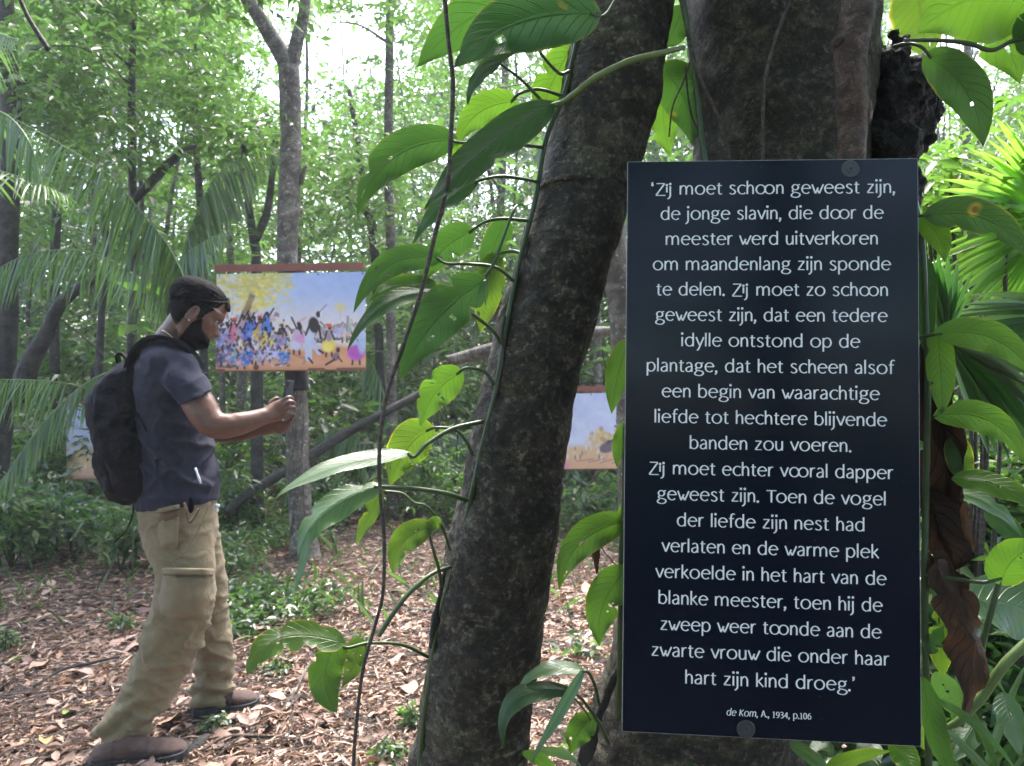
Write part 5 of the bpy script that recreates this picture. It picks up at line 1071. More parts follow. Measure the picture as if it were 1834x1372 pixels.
def paint_big():
    p = Paint(290, 190, 3); X, Y = p.X, p.Y
    sky = np.stack([.36+.16*(Y)+.12*(1-X), .46+.12*Y+.06*(1-X), .80-.04*Y], -1); p.a = sky
    p.blend(np.clip((Y-.22)*2.6, 0, 1)*(.8+.1*p.n), (.84, .70, .68)); p.blend(np.clip((.5-X)*1.8, 0, 1)*.55, (.84, .76, .66)); p.blend(np.clip((.55-X)*1.6, 0, 1)*.6*np.clip(Y*2, .3, 1), (.80, .76, .84))
    p.blend(np.clip((Y-.72-.03*p.n)*14, 0, 1), (.66, .30, .17)); p.blend(np.clip((Y-.80-.05*p.fbm(7))*6, 0, 1)*.55, (.78, .42, .26)); p.blend(np.clip((Y-.93)*12, 0, 1)*.6, (.42, .17, .09))
    # misty tree with yellow crown
    p.seg(.17, .50, .24, .22, .040, (.28, .17, .13)); p.seg(.24, .24, .31, .04, .024, (.27, .16, .13)); p.seg(.24, .20, .17, .05, .014, (.32, .2, .16)); p.seg(.27, .14, .36, .03, .012, (.3, .2, .15)); p.seg(.11, .1, .105, .42, .010, (.55, .42, .48), .6)
    for k in range(420):
        x = p.r.normal(.26, .15); y = abs(p.r.normal(.10, .10)); 
        if x < .5: p.ell(x, y, .008+.03*p.r.random(), .006+.018*p.r.random(), [(.70, .56, .10), (.62, .52, .16), (.78, .68, .26), (.52, .48, .2)][k % 4], .75, .8)
    for k in range(60): p.ell(p.r.normal(.25, .07), p.r.normal(.30, .06), .025, .016, [(.74, .58, .10), (.80, .70, .22)][k % 2], .8, .8)
    for k in range(45): p.ell(p.r.normal(.44, .06), p.r.normal(.10 if k % 2 else .34, .05), .022, .012, (.58, .60, .34), .5, .9)
    p.seg(.17, .50, .235, .24, .030, (.30, .19, .14), .8)
    for k in range(26): figure(p, p.r.uniform(.46, .98), .68+.04*p.r.random(), .13+.04*p.r.random(), [(.5, .4, .6), (.6, .35, .4), (.45, .5, .7), (.65, .5, .3)][k % 4], [(.4, .35, .5), (.6, .5, .55)][k % 2], None, [0, 1, -1][k % 3], 0, .8)
    p.blend(np.clip(1-abs(Y-.58)*6, 0, 1)*np.clip((X-.4)*4, 0, 1)*.45, (.80, .66, .68))
    p.ell(.83, .36, .05, .04, (.75, .62, .22), .7, .9); p.seg(.83, .38, .83, .5, .004, (.5, .4, .3), .6)
    for k in range(9): a = k*.7; p.seg(.83, .36, .83+.04*math.cos(a), .36+.05*math.sin(a), .003, (.66, .52, .2), .7)
    for k in range(34): p.ell(p.r.uniform(.02, .42), p.r.normal(.46, .03), .016, .022, [(.5, .36, .42), (.2, .14, .17), (.6, .45, .55), (.4, .2, .2)][k % 4], .75, .6)
    cr = [(.03, .80, .34, (.20, .20, .42), (.28, .24, .46), (.1, .1, .2), 0), (.07, .78, .32, (.3, .24, .5), (.45, .4, .6), (.05, .03, .04), 1), (.12, .74, .32, (.62, .16, .26), (.75, .2, .3), (.72, .08, .06), 0), (.17, .68, .3, (.4, .3, .42), (.5, .35, .45), None, 1), (.21, .74, .34, (.06, .12, .5), (.08, .16, .6), None, 1), (.25, .70, .3, (.1, .2, .6), (.12, .2, .62), None, -1), (.29, .74, .34, (.66, .46, .08), (.5, .3, .3), (.68, .06, .06), 1), (.34, .66, .3, (.10, .2, .62), (.12, .22, .62), None, 1), (.33, .82, .3, (.74, .54, .10), (.76, .58, .12), (.02, .02, .02), 0), (.38, .80, .28, (.70, .52, .14), (.6, .5, .3), None, 0), (.06, .95, .3, (.16, .13, .30), (.20, .18, .34), None, 0), (.12, .97, .28, (.25, .36, .46), (.3, .42, .5), (.1, .06, .06), 0), (.17, .98, .24, (.50, .28, .42), (.4, .3, .5), None, 0), (.22, .93, .30, (.03, .12, .50), (.02, .03, .06), (.02, .02, .02), 0), (.29, .94, .2, (.3, .26, .5), (.5, .48, .7), None, 0), (.34, .92, .24, (.56, .52, .78), (.6, .56, .8), None, 0), (.40, .90, .24, (.5, .48, .74), (.62, .58, .8), None, 0), (.44, .78, .30, (.3, .26, .5), (.12, .08, .1), (.7, .5, .08), 0)]
    for x, y, h, sk, tp, sf, ar in cr: figure(p, x, y, h, sk, tp, sf, ar, 0, 1.5)
    p.ell(.205, .89, .05, .055, (.04, .18, .60), 1, .3); p.ell(.455, .86, .065, .06, (.04, .20, .66), 1, .3); p.ell(.44, .90, .04, .03, (.1, .3, .75), .6, .5); p.ell(.08, .955, .10, .018, (.05, .035, .06), .85, .6); p.ell(.27, .97, .03, .03, (.05, .03, .03), .9, .5); p.seg(.40, .95, .48, .93, .007, DK); p.ell(.02, .87, .035, .10, (.06, .05, .12), .9, .4)
    figure(p, .54, .84, .34, (.52, .50, .66), (.60, .42, .60), None, -1, .03); p.ell(.565, .68, .06, .045, (.72, .32, .58), .9, .4); p.seg(.56, .50, .60, .46, .012, (.7, .45, .5)); p.ell(.56, .56, .025, .035, DK)
    pal_ = [(.10, .2, .6), (.6, .5, .75), (.7, .5, .12), (.6, .18, .28), (.05, .04, .06), (.75, .7, .8), (.3, .22, .4), (.2, .35, .5)]
    for k in range(420):
        x = p.r.uniform(.0, .50); y = .50+.46*p.r.random()**.9
        if y > .62+.9*max(0, x-.40): p.ell(x, y, .006+.012*p.r.random(), .008+.016*p.r.random(), pal_[p.r.integers(8)], .55, .6, p.r.uniform(-1, 1))
        if k % 4 == 0: p.ell(x, .46+.4*p.r.random(), .010, .015, DK, .85, .4)
    # central dancer in pale trousers
    p.seg(.585, .94, .62, .80, .012, (.34, .18, .12), .5); p.seg(.52, .84, .62, .90, .012, (.36, .18, .12), .6)
    p.seg(.615, .66, .62, .88, .036, (.56, .58, .78)); p.seg(.64, .70, .69, .82, .030, (.54, .54, .74)); p.ell(.63, .62, .05, .07, (.60, .62, .80)); p.seg(.62, .88, .645, .93, .010, DK); p.seg(.69, .80, .715, .83, .012, DK)
    p.ell(.655, .54, .055, .085, (.04, .028, .03), 1, .25, -.2); p.ell(.685, .43, .026, .034, (.04, .03, .03)); p.seg(.69, .55, .70, .68, .012, DK); p.seg(.63, .52, .60, .64, .011, DK); p.seg(.69, .41, .74, .33, .004, (.15, .12, .12)); p.seg(.70, .41, .70, .45, .006, (.85, .85, .85))
    figure(p, .755, .865, .33, (.78, .62, .16), (.35, .26, .32), (.76, .10, .05), 0, 0, 1.0)
    for k in range(10): p.ell(.80+.05*p.r.random(), .60+.03*p.r.normal(), .012, .025, [(.4, .4, .7), (.6, .3, .5), (.5, .5, .75)][k % 3], .7, .6)
    figure(p, .935, .95, .38, (.50, .12, .52), (.42, .5, .7), None, -1, 0, 1.6); p.ell(.94, .82, .085, .07, (.48, .10, .48), 1, .4); p.ell(.975, .72, .045, .12, (.45, .56, .80), .85, .5); p.seg(.88, .46, .875, .60, .012, (.3, .3, .3)); p.seg(.90, .5, .89, .62, .02, (.45, .5, .45), .7)
    p.ell(.80, .87, .035, .045, (.22, .14, .2), 1, .3, .5); p.ell(.815, .80, .020, .028, DK); p.seg(.79, .90, .735, .95, .011, DK); p.seg(.815, .87, .84, .92, .008, DK)
    p.a *= (1+.05*p.fbm(30))[..., None]
    return p
def paint_side(seed):
    p = Paint(180, 120, seed); X, Y = p.X, p.Y
    p.a = np.stack([.42+.2*Y, .48+.12*Y, .74+.02*Y], -1); p.blend(np.clip(.45+.5*p.n, 0, 1)*.5, (.68, .70, .84))
    p.blend(np.clip((Y-.60-.05*p.n)*10, 0, 1), (.62, .42, .24)); p.blend(np.clip((Y-.78)*8, 0, 1)*.7, (.60, .34, .24)); p.blend(np.clip((Y-.94)*14, 0, 1), (.10, .05, .04))
    for k in range(60): p.ell(p.r.uniform(0, .55), p.r.normal(.60, .06), .03, .03, [(.66, .42, .18), (.5, .36, .22), (.74, .56, .34)][k % 3], .6, .8)
    p.blend(np.clip((Y-.80)*8, 0, 1)*.5, (.62, .36, .26))
    for k in range(26): x = p.r.uniform(0, 1); y = p.r.uniform(.78, .92); p.ell(x, y, .012, .03, [(.08, .06, .1), (.5, .3, .3), (.1, .16, .5), (.7, .66, .7)][k % 4], .85, .5)
    return p
def paint_right():
    p = Paint(180, 120, 9); X, Y = p.X, p.Y
    p.a = np.stack([.46+.16*Y, .50+.10*Y, .76+.0*Y], -1); p.blend(np.clip(.4+.6*p.n, 0, 1)*.55, (.72, .74, .86))
    p.blend(np.clip((Y-.66)*14, 0, 1), (.68, .44, .26)); p.blend(np.clip((Y-.80)*10, 0, 1)*.7, (.70, .36, .24))
    for k in range(50): p.ell(p.r.normal(.42, .06), p.r.normal(.58, .06), .03, .03, [(.62, .42, .2), (.72, .54, .28), (.46, .30, .18)][k % 3], .8, .7)
    for k in range(40): y = p.r.uniform(.32, .66); p.ell(.62-.1*(y-.32)+p.r.normal(0, .025)*(1+y), y, .035, .02, (.06, .07, .08), .9, .6)
    p.ell(.46, .72, .11, .07, (.16, .12, .14), 1, .3, -.3); p.ell(.55, .72, .08, .09, (.50, .30, .30), .9, .4); p.ell(.56, .78, .04, .05, (.12, .08, .1), .9, .5); p.seg(.46, .66, .66, .52, .014, (.08, .06, .07))
    for k in range(26): x = p.r.uniform(.08, .55); y = p.r.uniform(.72, .88); p.ell(x, y, .010, .035, [(.7, .68, .8), (.2, .14, .2), (.75, .6, .4), (.5, .3, .3)][k % 4], .85, .5)
    for k in range(6): p.seg(.2+.1*k, .9+.01*k, .34+.1*k, .87, .006, (.3, .14, .12), .8)
    p.ell(.06, .95, .10, .06, (.75, .2, .4), .8, .6)
    return p
def poster(label, tl, tr, br, bl, painting, d, b_in=(4, 4), bh=13, gap=4, nails=True):
    q = [P(x, y, dd) for (x, y), dd in zip((tl, tr, br, bl), d)]
    e = empty('poster', (q[2]+q[3])/2, label, 'poster')
    print_obj(e, painting, *q)
    k = d[0]/F
    def bar(a, b, h, name, th=.02, mat='wood_red'):
        A, B = Vector(a), Vector(b); u = (B-A).normalized(); up = Vector((0, 0, 1)); nn = u.cross(up).normalized(); V = []
        for p_ in (A, B):
            for s, t_ in ((-1, -1), (-1, 1), (1, 1), (1, -1)): V.append(p_+up*s*h/2+nn*t_*th/2)
        mb = MB(); mb.add(V, [(0, 1, 2, 3), (7, 6, 5, 4), (0, 4, 5, 1), (1, 5, 6, 2), (2, 6, 7, 3), (3, 7, 4, 0)]); return mb.build(name, M[mat], e, smooth=False)
    up = Vector((0, 0, 1))
    bar(q[0]+up*(gap+bh*.5)*k+Vector((-b_in[0]*k, .012, 0)), q[1]+up*(gap+bh*.5)*k+Vector((-b_in[1]*k, .012, 0)), bh*k, 'batten')
    bar(q[3]+up*.5*k+Vector((0, .008, 0)), q[2]+up*.5*k+Vector((0, .008, 0)), 5*k, 'lower_batten', .012)
    for f in (.02, .32, .68, .98):
        p_ = q[0].lerp(q[1], f)-up*.014; mb = MB(); mb.add(*ellipsoid(p_+Vector((0, -.004, 0)), (.006, .004, .006), nu=8, nv=5)); mb.build('grommet', M['bark_dark'], e)
        mb = MB(); mb.add(*tube([p_, p_+up*(gap+4)*k+Vector((0, .002, 0))], [.0016]*2, 5)); mb.build('tie', M['bark_dark'], e)
    return e
M['black_cloth'] = mat_fabric('black_wrap', (.012, .012, .014))
poster('large colourful poster of a crowd dancing under a yellow tree, hung on the forked tree', (388, 491), (655, 487), (655, 661), (386, 664), paint_big(), (5.66, 5.66, 5.66, 5.66), gap=4)
mb = MB(); mb.add(*tube(px_path([(527, 486), (526, 560), (531, 664), (533, 700)], 14, 5.79), [.085]*14, 14, True, .04, 10)); tag(mb.build('dark_wrap', M['black_cloth']), 'dark wrapping round the trunk behind the large poster', 'wrapping')
poster('left poster half hidden by the backpack, hay coloured scene under blue sky', (119, 730), (322, 727), (322, 852), (118, 858), paint_side(5), (7.2, 7.2, 7.2, 7.2), bh=10, gap=2)
mb = MB(); mb.add(*tube(px_path([(226, 905), (228, 780), (230, 640)], 14, 7.4), [.05]*14, 12, True, .1, 10)); tag(mb.build('post', M['bark_dark']), 'thin dark trunk behind the left poster', 'tree')
poster('right poster with a dark hut and palm, seen between leaning trunk and plaque', (992, 706), (1200, 701), (1200, 838), (992, 840), paint_right(), (7.1, 7.1, 7.1, 7.1), bh=10, gap=3)
# ================================================================ THE MAN
t = NT('brown_skin'); co = t.n('ShaderNodeTexCoord').outputs['Object']; n1 = t.noise(12, 4, .6, co); n2 = t.noise(260, 3, .6, co)
M['skin'] = t.bsdf(t.mix(n1, (.092, .043, .031), (.150, .074, .055)), .40, t.bump(n2, .12, .002), .45, Subsurface_Weight=.08, Subsurface_Scale=.01)
def hair_mat():
    t = NT('short_black_hair'); co = t.n('ShaderNodeTexCoord').outputs['Object']; at_ = t.n('ShaderNodeAttribute', attribute_name='growth'); n = t.noise(420, 3, .7, co); n2 = t.noise(60, 4, .6, co)
    f = t.step(t.math('ADD', at_.outputs['Fac'], t.math('MULTIPLY', t.math('SUBTRACT', n, .5), .55)), .22, .60)
    c = t.mix(f, (.075, .036, .027), t.mix(n2, (.002, .002, .003), (.005, .005, .007)))
    return t.bsdf(c, .62, t.bump(t.math('ADD', n, n2), .9, .004), .05)
M['hair_fade'] = hair_mat()
M['hair'] = mat_fabric('black_hair', (.0045, .0045, .006), 1400, .3, .8, .8, sheen=0.0, spec=.08)
M['shirt'] = mat_fabric('navy_shirt', (.019, .021, .038), 900, .15, .9, .3, sheen=.04)
M['pants'] = mat_fabric('khaki_trousers', (.180, .145, .090), 700, .12, .92, .55, (.25, .21, .14))
M['pants_dark'] = mat_fabric('khaki_pocket_inside', (.12, .075, .05), 700)
M['shoe'] = mat_fabric('brown_suede', (.085, .055, .050), 500, .2, .85, .4)
M['sole'] = plain('dark_rubber_sole', (.028, .032, .038), .7, .2, 60, .2)
M['pack'] = mat_fabric('black_nylon', (.0035, .004, .0075), 800, .2, .7, .7, sheen=0.0, spec=.1)
M['metal'] = plain('pale_metal', (.6, .62, .65), .35, .1, 80, 0, .6)
M['glass_black'] = plain('black_gloss', (.008, .008, .01), .18, .1, 60, 0, .6)
YAW = R(23); LAT = np.array([-math.sin(YAW), math.cos(YAW), 0.0])     # his left; he walks to the right and slightly away
def loft(rings, n=40, sides=28, cap=True):
    """rings: (px, py, d, a_px, b_m): centre, half width a (px, across the path), half depth b (m)"""
    a = cat(rings, n); C = np.array([P(r[0], r[1], r[2]) for r in a]); A = a[:, 3]*a[:, 2]/F; B = a[:, 4]
    T = np.gradient(C, axis=0); T -= np.outer(T @ LAT, LAT); T /= np.linalg.norm(T, axis=1)[:, None]; V = []
    for i in range(n):
        nrm = np.cross(LAT, T[i])
        for k in range(sides):
            th = 2*math.pi*k/sides; V.append(C[i]+nrm*A[i]*math.cos(th)+LAT*B[i]*math.sin(th))
    Fs = [(i*sides+k, i*sides+(k+1) % sides, (i+1)*sides+(k+1) % sides, (i+1)*sides+k) for i in range(n-1) for k in range(sides)]
    if cap: Fs += [tuple(range(sides-1, -1, -1)), tuple((n-1)*sides+k for k in range(sides))]
    return V, Fs
man = empty('person', G(290, 2.95), 'bearded man in navy shirt and khaki trousers walking right, looking at his phone', 'person')
# ---- head
TILT = R(29); HS = 1.09
HY = R(27); cz, sz = math.cos(HY), math.sin(HY)
fw = Vector((cz*math.cos(TILT), sz*math.cos(TILT), -math.sin(TILT))); upv = Vector((cz*math.sin(TILT), sz*math.sin(TILT), math.cos(TILT))); lt = Vector((-sz, cz, 0))
HD = 2.93
Zs = [0, .008, .02, .035, .05, .06, .066, .072, .08, .088, .10, .112, .122, .132, .145, .16, .175, .19, .205, .218, .230, .238]
FR = [.060, .078, .087, .088, .092, .0925, .0905, .0895, .090, .090, .0885, .0850, .0885, .0945, .0955, .0940, .091, .085, .075, .060, .036, .004]
BK = [.010, -.004, -.018, -.030, -.046, -.056, -.061, -.066, -.073, -.079, -.087, -.094, -.099, -.103, -.107, -.109, -.108, -.103, -.093, -.077, -.050, -.004]
HWd = [.022, .036, .046, .053, .058, .061, .0625, .064, .066, .0675, .069, .070, .071, .0725, .0745, .0755, .0755, .073, .067, .056, .036, .003]
NS = ([.060, .066, .072, .078, .084, .094, .105, .114, .122], [.0, .008, .022, .0275, .0255, .018, .011, .006, .0])
def head_pt(th, z, off=0.0):
    f = np.interp(z, Zs, FR); b = -np.interp(z, Zs, BK); h = np.interp(z, Zs, HWd); c, s = math.cos(th), math.sin(th)
    y = c*(f if c > 0 else b); x = s*h
    if c > 0: # squarer face
        k = 1+.10*abs(math.sin(2*th))*(z < .15); y *= k; x *= k
        y += np.interp(z, *NS)*math.exp(-(x/(.0085+.008*max(0, 1-abs(z-.078)/.02)))**2)
        y -= .010*math.exp(-((z-.1155)/.009)**2)*math.exp(-((abs(x)-.030)/.013)**2)    # sockets
        y += .0045*math.exp(-((z-.130)/.006)**2)*math.exp(-((abs(x)-.026)/.022)**2)     # brow
        y += .004*(math.exp(-((z-.050)/.004)**2)+math.exp(-((z-.0585)/.0035)**2))*math.exp(-(x/.022)**2)-.003*math.exp(-((z-.0545)/.002)**2)*math.exp(-(x/.024)**2)
        x += (.004*math.exp(-((z-.098)/.014)**2))*math.copysign(1, s)*abs(s)              # cheekbone
    nn = Vector((s, c)); nn.normalize()
    return x+nn.x*off, y+nn.y*off, z
HO = P(351, 552, HD)-upv*.128*HS-fw*(-.004)*HS
def H2W(x, y, z): return HO+fw*y*HS+lt*(x*HS)+upv*z*HS
def head_grid(zmin, zmax, nz, nth, offf):
    V = []
    for i in range(nz+1):
        z = zmin+(zmax-zmin)*i/nz
        for k in range(nth):
            th = 2*math.pi*k/nth; V.append(H2W(*head_pt(th, z, offf(th, z))))
    return V, [(i*nth+k, i*nth+(k+1) % nth, (i+1)*nth+(k+1) % nth, (i+1)*nth+k) for i in range(nz) for k in range(nth)]
body = MB()
hv, hf = head_grid(0, .238, 70, 90, lambda th, z: 0); body.add(hv, hf+[tuple(range(89, -1, -1)), tuple(70*90+k for k in range(90))])
for s in (-1, 1):   # ears
    rot = Matrix((( -s*.25*fw.x, s*1.0*0+lt.x, upv.x), (-.25*0, lt.y, upv.y), (0, 0, 1))).to_3x3() if False else None
    N = 22
    rim = [H2W(s*(.074+.006*math.sin(2*math.pi*i/N+.8)), -.006+.0135*math.cos(2*math.pi*i/N)+.004*math.sin(2*math.pi*i/N), .098+.027*math.sin(2*math.pi*i/N)) for i in range(N+1)]
    body.add(*tube(rim, [.0040]*(N+1), 8)); V, f_ = ellipsoid((0, 0, 0), (.003, .011, .022)); body.add([H2W(s*(.071)+v.x, v.y-.005, .098+v.z) for v in V], f_)
# neck, trunk, legs (under the clothes), arms, hands
body.add(*loft([(300, 640, 2.95, 36, .085), (308, 612, 2.95, 31, .066), (320, 592, 2.94, 28, .060), (335, 568, 2.93, 27, .058), (344, 550, 2.93, 24, .05)], 20))
body.add(*loft([(318, 940, 2.95, 54, .14), (314, 860, 2.95, 52, .135), (310, 780, 2.95, 52, .145), (302, 700, 2.95, 52, .165), (298, 650, 2.95, 44, .17), (300, 622, 2.95, 30, .10), (304, 606, 2.95, 20, .06)], 40))
for rr in ([(325, 930, 2.90, 44, .08), (330, 1030, 2.87, 36, .07), (320, 1110, 2.84, 28, .055), (280, 1200, 2.82, 26, .05), (232, 1290, 2.80, 20, .042), (222, 1320, 2.79, 18, .04)], [(335, 930, 3.0, 44, .08), (362, 1030, 3.05, 32, .07), (372, 1100, 3.08, 24, .055), (384, 1180, 3.12, 22, .05), (378, 1245, 3.15, 16, .04), (376, 1262, 3.16, 15, .04)]): body.add(*loft(rr, 40))
near_arm = [(318, 660, 2.82, 20, .04), (336, 692, 2.78, 24, .048), (354, 720, 2.755, 28, .050), (372, 750, 2.745, 27, .046), (388, 762, 2.745, 24, .043), (412, 762, 2.76, 22, .042), (440, 756, 2.785, 19.5, .037), (462, 749, 2.81, 16, .033), (478, 744, 2.83, 15, .029), (494, 737, 2.85, 17.5, .024), (507, 731, 2.86, 17, .020), (513, 728, 2.865, 13, .014)]
far_arm = [(320, 655, 3.11, 28, .055), (340, 700, 3.13, 28, .053), (368, 745, 3.15, 26, .048), (388, 768, 3.13, 23, .044), (430, 772, 3.06, 18, .038), (466, 768, 3.0, 13, .03), (484, 764, 2.97, 14, .026), (500, 758, 2.95, 15, .022), (508, 752, 2.945, 11, .014)]
body.add(*loft(near_arm, 70)); body.add(*loft(far_arm, 60))
def finger(pts, r0=.0088, r1=.0068):
    q = px_path(pts, 14); rr = np.linspace(r0, r1, 14); rr[-1] *= .7; body.add(*tube(q, rr, 10)); body.add(*ellipsoid(q[-1], (r1*.9,)*3, nu=10, nv=7))
finger([(498, 727, 2.85), (508, 716, 2.855), (518, 711, 2.865), (525, 713, 2.885)])
finger([(504, 732, 2.85), (514, 722, 2.85), (523, 719, 2.862), (529, 723, 2.885)])
finger([(504, 738, 2.85), (515, 731, 2.85), (524, 729, 2.862), (530, 733, 2.885)])
finger([(500, 745, 2.85), (512, 741, 2.85), (522, 740, 2.865), (529, 743, 2.885)], .008, .006)
finger([(482, 734, 2.87), (484, 722, 2.88), (490, 716, 2.89), (498, 713, 2.90)], .0105, .0085)
finger([(498, 762, 2.94), (508, 764, 2.93), (518, 758, 2.92), (523, 750, 2.91)]); finger([(494, 766, 2.94), (504, 770, 2.935), (513, 767, 2.93), (519, 760, 2.92)], .0085, .0065)
finger([(500, 756, 2.94), (512, 756, 2.93), (522, 750, 2.92), (526, 744, 2.91)]); finger([(490, 768, 2.945), (499, 774, 2.94), (508, 773, 2.935), (514, 768, 2.925)], .008, .006)
finger([(492, 755, 2.96), (500, 744, 2.955), (507, 735, 2.95), (511, 728, 2.945)], .010, .008)
me = remesh(body, .0042, 3, 'body'); me.materials.clear(); me.materials.append(M['skin'])
displace(me, lambda c, n: .0011*mnoise.noise(c*40)); ob = link('body', me, man)
# face details
for s in (-1, 1):
    mb = MB(); mb.add(*ellipsoid(H2W(s*.030, .0745, .1135), (.011, .011, .010))); mb.build('eye', plain('eye', (.5, .46, .42), .2, .05), man)
    mb = MB(); mb.add(*tube([H2W(s*(.016+.026*f), .0925-.016*f*f-.004*f, .1275+.005*math.sin(f*3)) for f in np.linspace(0, 1, 8)], [.002, .003, .0036, .0036, .0034, .003, .0024, .001], 8)); mb.build('eyebrow', M['hair'], man)
    mb = MB(); mb.add(*tube([H2W(s*(.018+.026*f), .0875-.013*f*f, .1135+.0015*math.sin(f*3.1)) for f in np.linspace(0, 1, 8)], [.0012, .002, .0024, .0025, .0024, .002, .0016, .001], 6)); mb.build('eyelid', M['hair'], man)
mb = MB(); mb.add(*tube([H2W(s_, .0955-abs(s_)*.5*abs(s_)/.02, .0545-.001) for s_ in np.linspace(-.022, .022, 12)], [.0016]*12, 6)); mb.build('mouth', plain('lip', (.16, .06, .05), .4), man)
mb = MB(); mb.add(*ellipsoid(H2W(-.082, -.004, .070), (.003, .003, .003), nu=10, nv=8)); mb.build('earring', M['metal'], man)
def interp_deg(th, xs, ys): a = abs((math.degrees(th)+180) % 360-180); return np.interp(a, xs, ys)
def hairline(th): return interp_deg(th, [0, 28, 42, 55, 66, 72, 80, 86, 92, 104, 118, 140, 180], [.192, .188, .178, .152, .130, .095, .080, .085, .110, .078, .052, .036, .032])
def beardtop(th): return interp_deg(th, [0, 12, 22, 30, 42, 55, 64, 70, 78, 84, 90], [.0455, .0455, .050, .054, .058, .064, .080, .105, .112, .09, .02])
def shell(name, zmin, zmax, maskfn, thick, mat, nz=90, nth=140, rough=.0022):
    V = []; msk = []
    for i in range(nz+1):
        z = zmin+(zmax-zmin)*i/nz
        for k in range(nth):
            th = 2*math.pi*k/nth; m_ = maskfn(th, z)+.004*mnoise.noise(Vector((th*9, z*220, 1))); msk.append(m_)
            off = -.0015+(thick+.0015)*max(0, min(1, (m_+.002)/.018))+rough*(m_ > 0)*mnoise.noise(Vector((math.cos(th)*32, math.sin(th)*32, z*330)))
            V.append(H2W(*head_pt(th, z, off)))
    Fs = []
    for i in range(nz):
        for k in range(nth):
            q = (i*nth+k, i*nth+(k+1) % nth, (i+1)*nth+(k+1) % nth, (i+1)*nth+k)
            if max(msk[a] for a in q) > -.003: Fs.append(q)
    if zmax > .23: V.append(H2W(0, 0, .238+thick)); Fs += [(nz*nth+k, nz*nth+(k+1) % nth, len(V)-1) for k in range(nth)]
    mb = MB(); mb.add(V, Fs); o = mb.build(name, mat, man); grow(o, msk+[.05]*(len(V)-len(msk))); return o
def grow(o, msk):
    a = o.data.attributes.new('growth', 'FLOAT', 'POINT'); a.data.foreach_set('value', np.clip(np.array(msk)/.016, 0, 1).astype(np.float32))
shell('hair', .03, .2378, lambda th, z: z-hairline(th), .0035, M['hair_fade'])
def beard_mask(th, z):
    a = abs((math.degrees(th)+180) % 360-180); m1 = beardtop(th)-z
    m2 = .0045-abs(z-.0645) if a < 24 else -.01
    return max(m1, m2) if a < 92 else -.02
def beard_shell():
    V = []; Fs = []; nz, nth = 80, 140; msk = []
    for i in range(nz+1):
        z = -.022+.135*i/nz; zz = max(z, .002)
        for k in range(nth):
            th = 2*math.pi*k/nth; a = abs((math.degrees(th)+180) % 360-180); m_ = beard_mask(th, zz)+.003*mnoise.noise(Vector((th*9, z*220, 5))); msk.append(m_ if z > -.021 else -.001)
            th_ = .011*np.interp(z, [-.02, .0, .03, .07, .1], [.2, 1, 1, .55, .25])*np.interp(a, [0, 40, 75, 90], [1, .8, .45, .1]); off = -.0015+(th_+.0015)*max(0, min(1, (m_+.002)/.020))+.0022*mnoise.noise(Vector((math.cos(th)*34, math.sin(th)*34, z*330)))
            x, y, _ = head_pt(th, zz, off)
            if z < .002: kk = max(.05, 1-((.002-z)/.025)**1.5); y = .045+(y-.045)*kk; x *= kk
            V.append(H2W(x, y, z))
    for i in range(nz):
        for k in range(nth):
            q = (i*nth+k, i*nth+(k+1) % nth, (i+1)*nth+(k+1) % nth, (i+1)*nth+k)
            if max(msk[a] for a in q) > -.003: Fs.append(q)
    mb = MB(); mb.add(V, Fs); o = mb.build('beard', M['hair_fade'], man); grow(o, msk); return o
beard_shell()
# necklace
mb = MB(); mb.add(*tube(px_path([(284, 594, 2.93), (292, 592, 2.885), (304, 600, 2.873), (318, 612, 2.875), (332, 622, 2.90)], 30), [.0022]*30, 6)); mb.build('necklace', plain('necklace', (.55, .42, .30), .35), man)
# ---- shirt
sh = MB()
sh.add(*loft([(319, 902, 2.95, 70, .172), (318, 890, 2.95, 70.5, .174), (317, 850, 2.95, 67, .170), (314, 800, 2.95, 65, .172), (309, 750, 2.95, 66, .182), (304, 705, 2.95, 64, .195), (300, 665, 2.95, 58, .205), (298, 640, 2.95, 50, .195), (299, 622, 2.95, 38, .14), (302, 608, 2.95, 30, .085), (304, 601, 2.95, 27, .072)], 60, 40))
sh.add(*loft([(300, 642, 2.86, 36, .065), (316, 660, 2.80, 38, .068), (334, 688, 2.772, 35, .066), (346, 704, 2.758, 34, .064), (352, 714, 2.75, 34, .064)], 30))
sh.add(*loft([(306, 650, 3.06, 38, .07), (322, 670, 3.11, 39, .07), (342, 700, 3.13, 35, .066), (350, 714, 3.14, 34, .065)], 26))
me = remesh(sh, .007, 14, 'shirt'); me.materials.clear(); me.materials.append(M['shirt'])
def ridge(a, k=3.4): return max(0.0, 1-abs(a)*k)**1.4
def shirt_fold(c, n):
    px = c.x/c.y*F+CX; py = CY-(c.z-CAMZ)/c.y*F; lo = max(0, min(1, (py-740)/80))*max(.25, min(1, (905-py)/40)); sl = 1 if (py < 735 and px > 300) else 0
    a = mnoise.noise(Vector((c.x*7+c.z*9, c.y*4, c.z*3-c.x*7))); b = mnoise.noise(Vector((c.x*16-c.z*14, c.y*7, c.z*8+c.x*12)))
    rid = ridge(a)*.8+ridge(b)*.45; hem = .006*math.exp(-((py-893)/5)**2)
    return .017*rid*(lo*.8+.35)+.008*mnoise.noise(Vector((c.x*10+c.z*22, c.y*5, c.z*4)))*(.5+sl)*1+hem-.006
displace(me, shirt_fold); link('shirt', me, man)
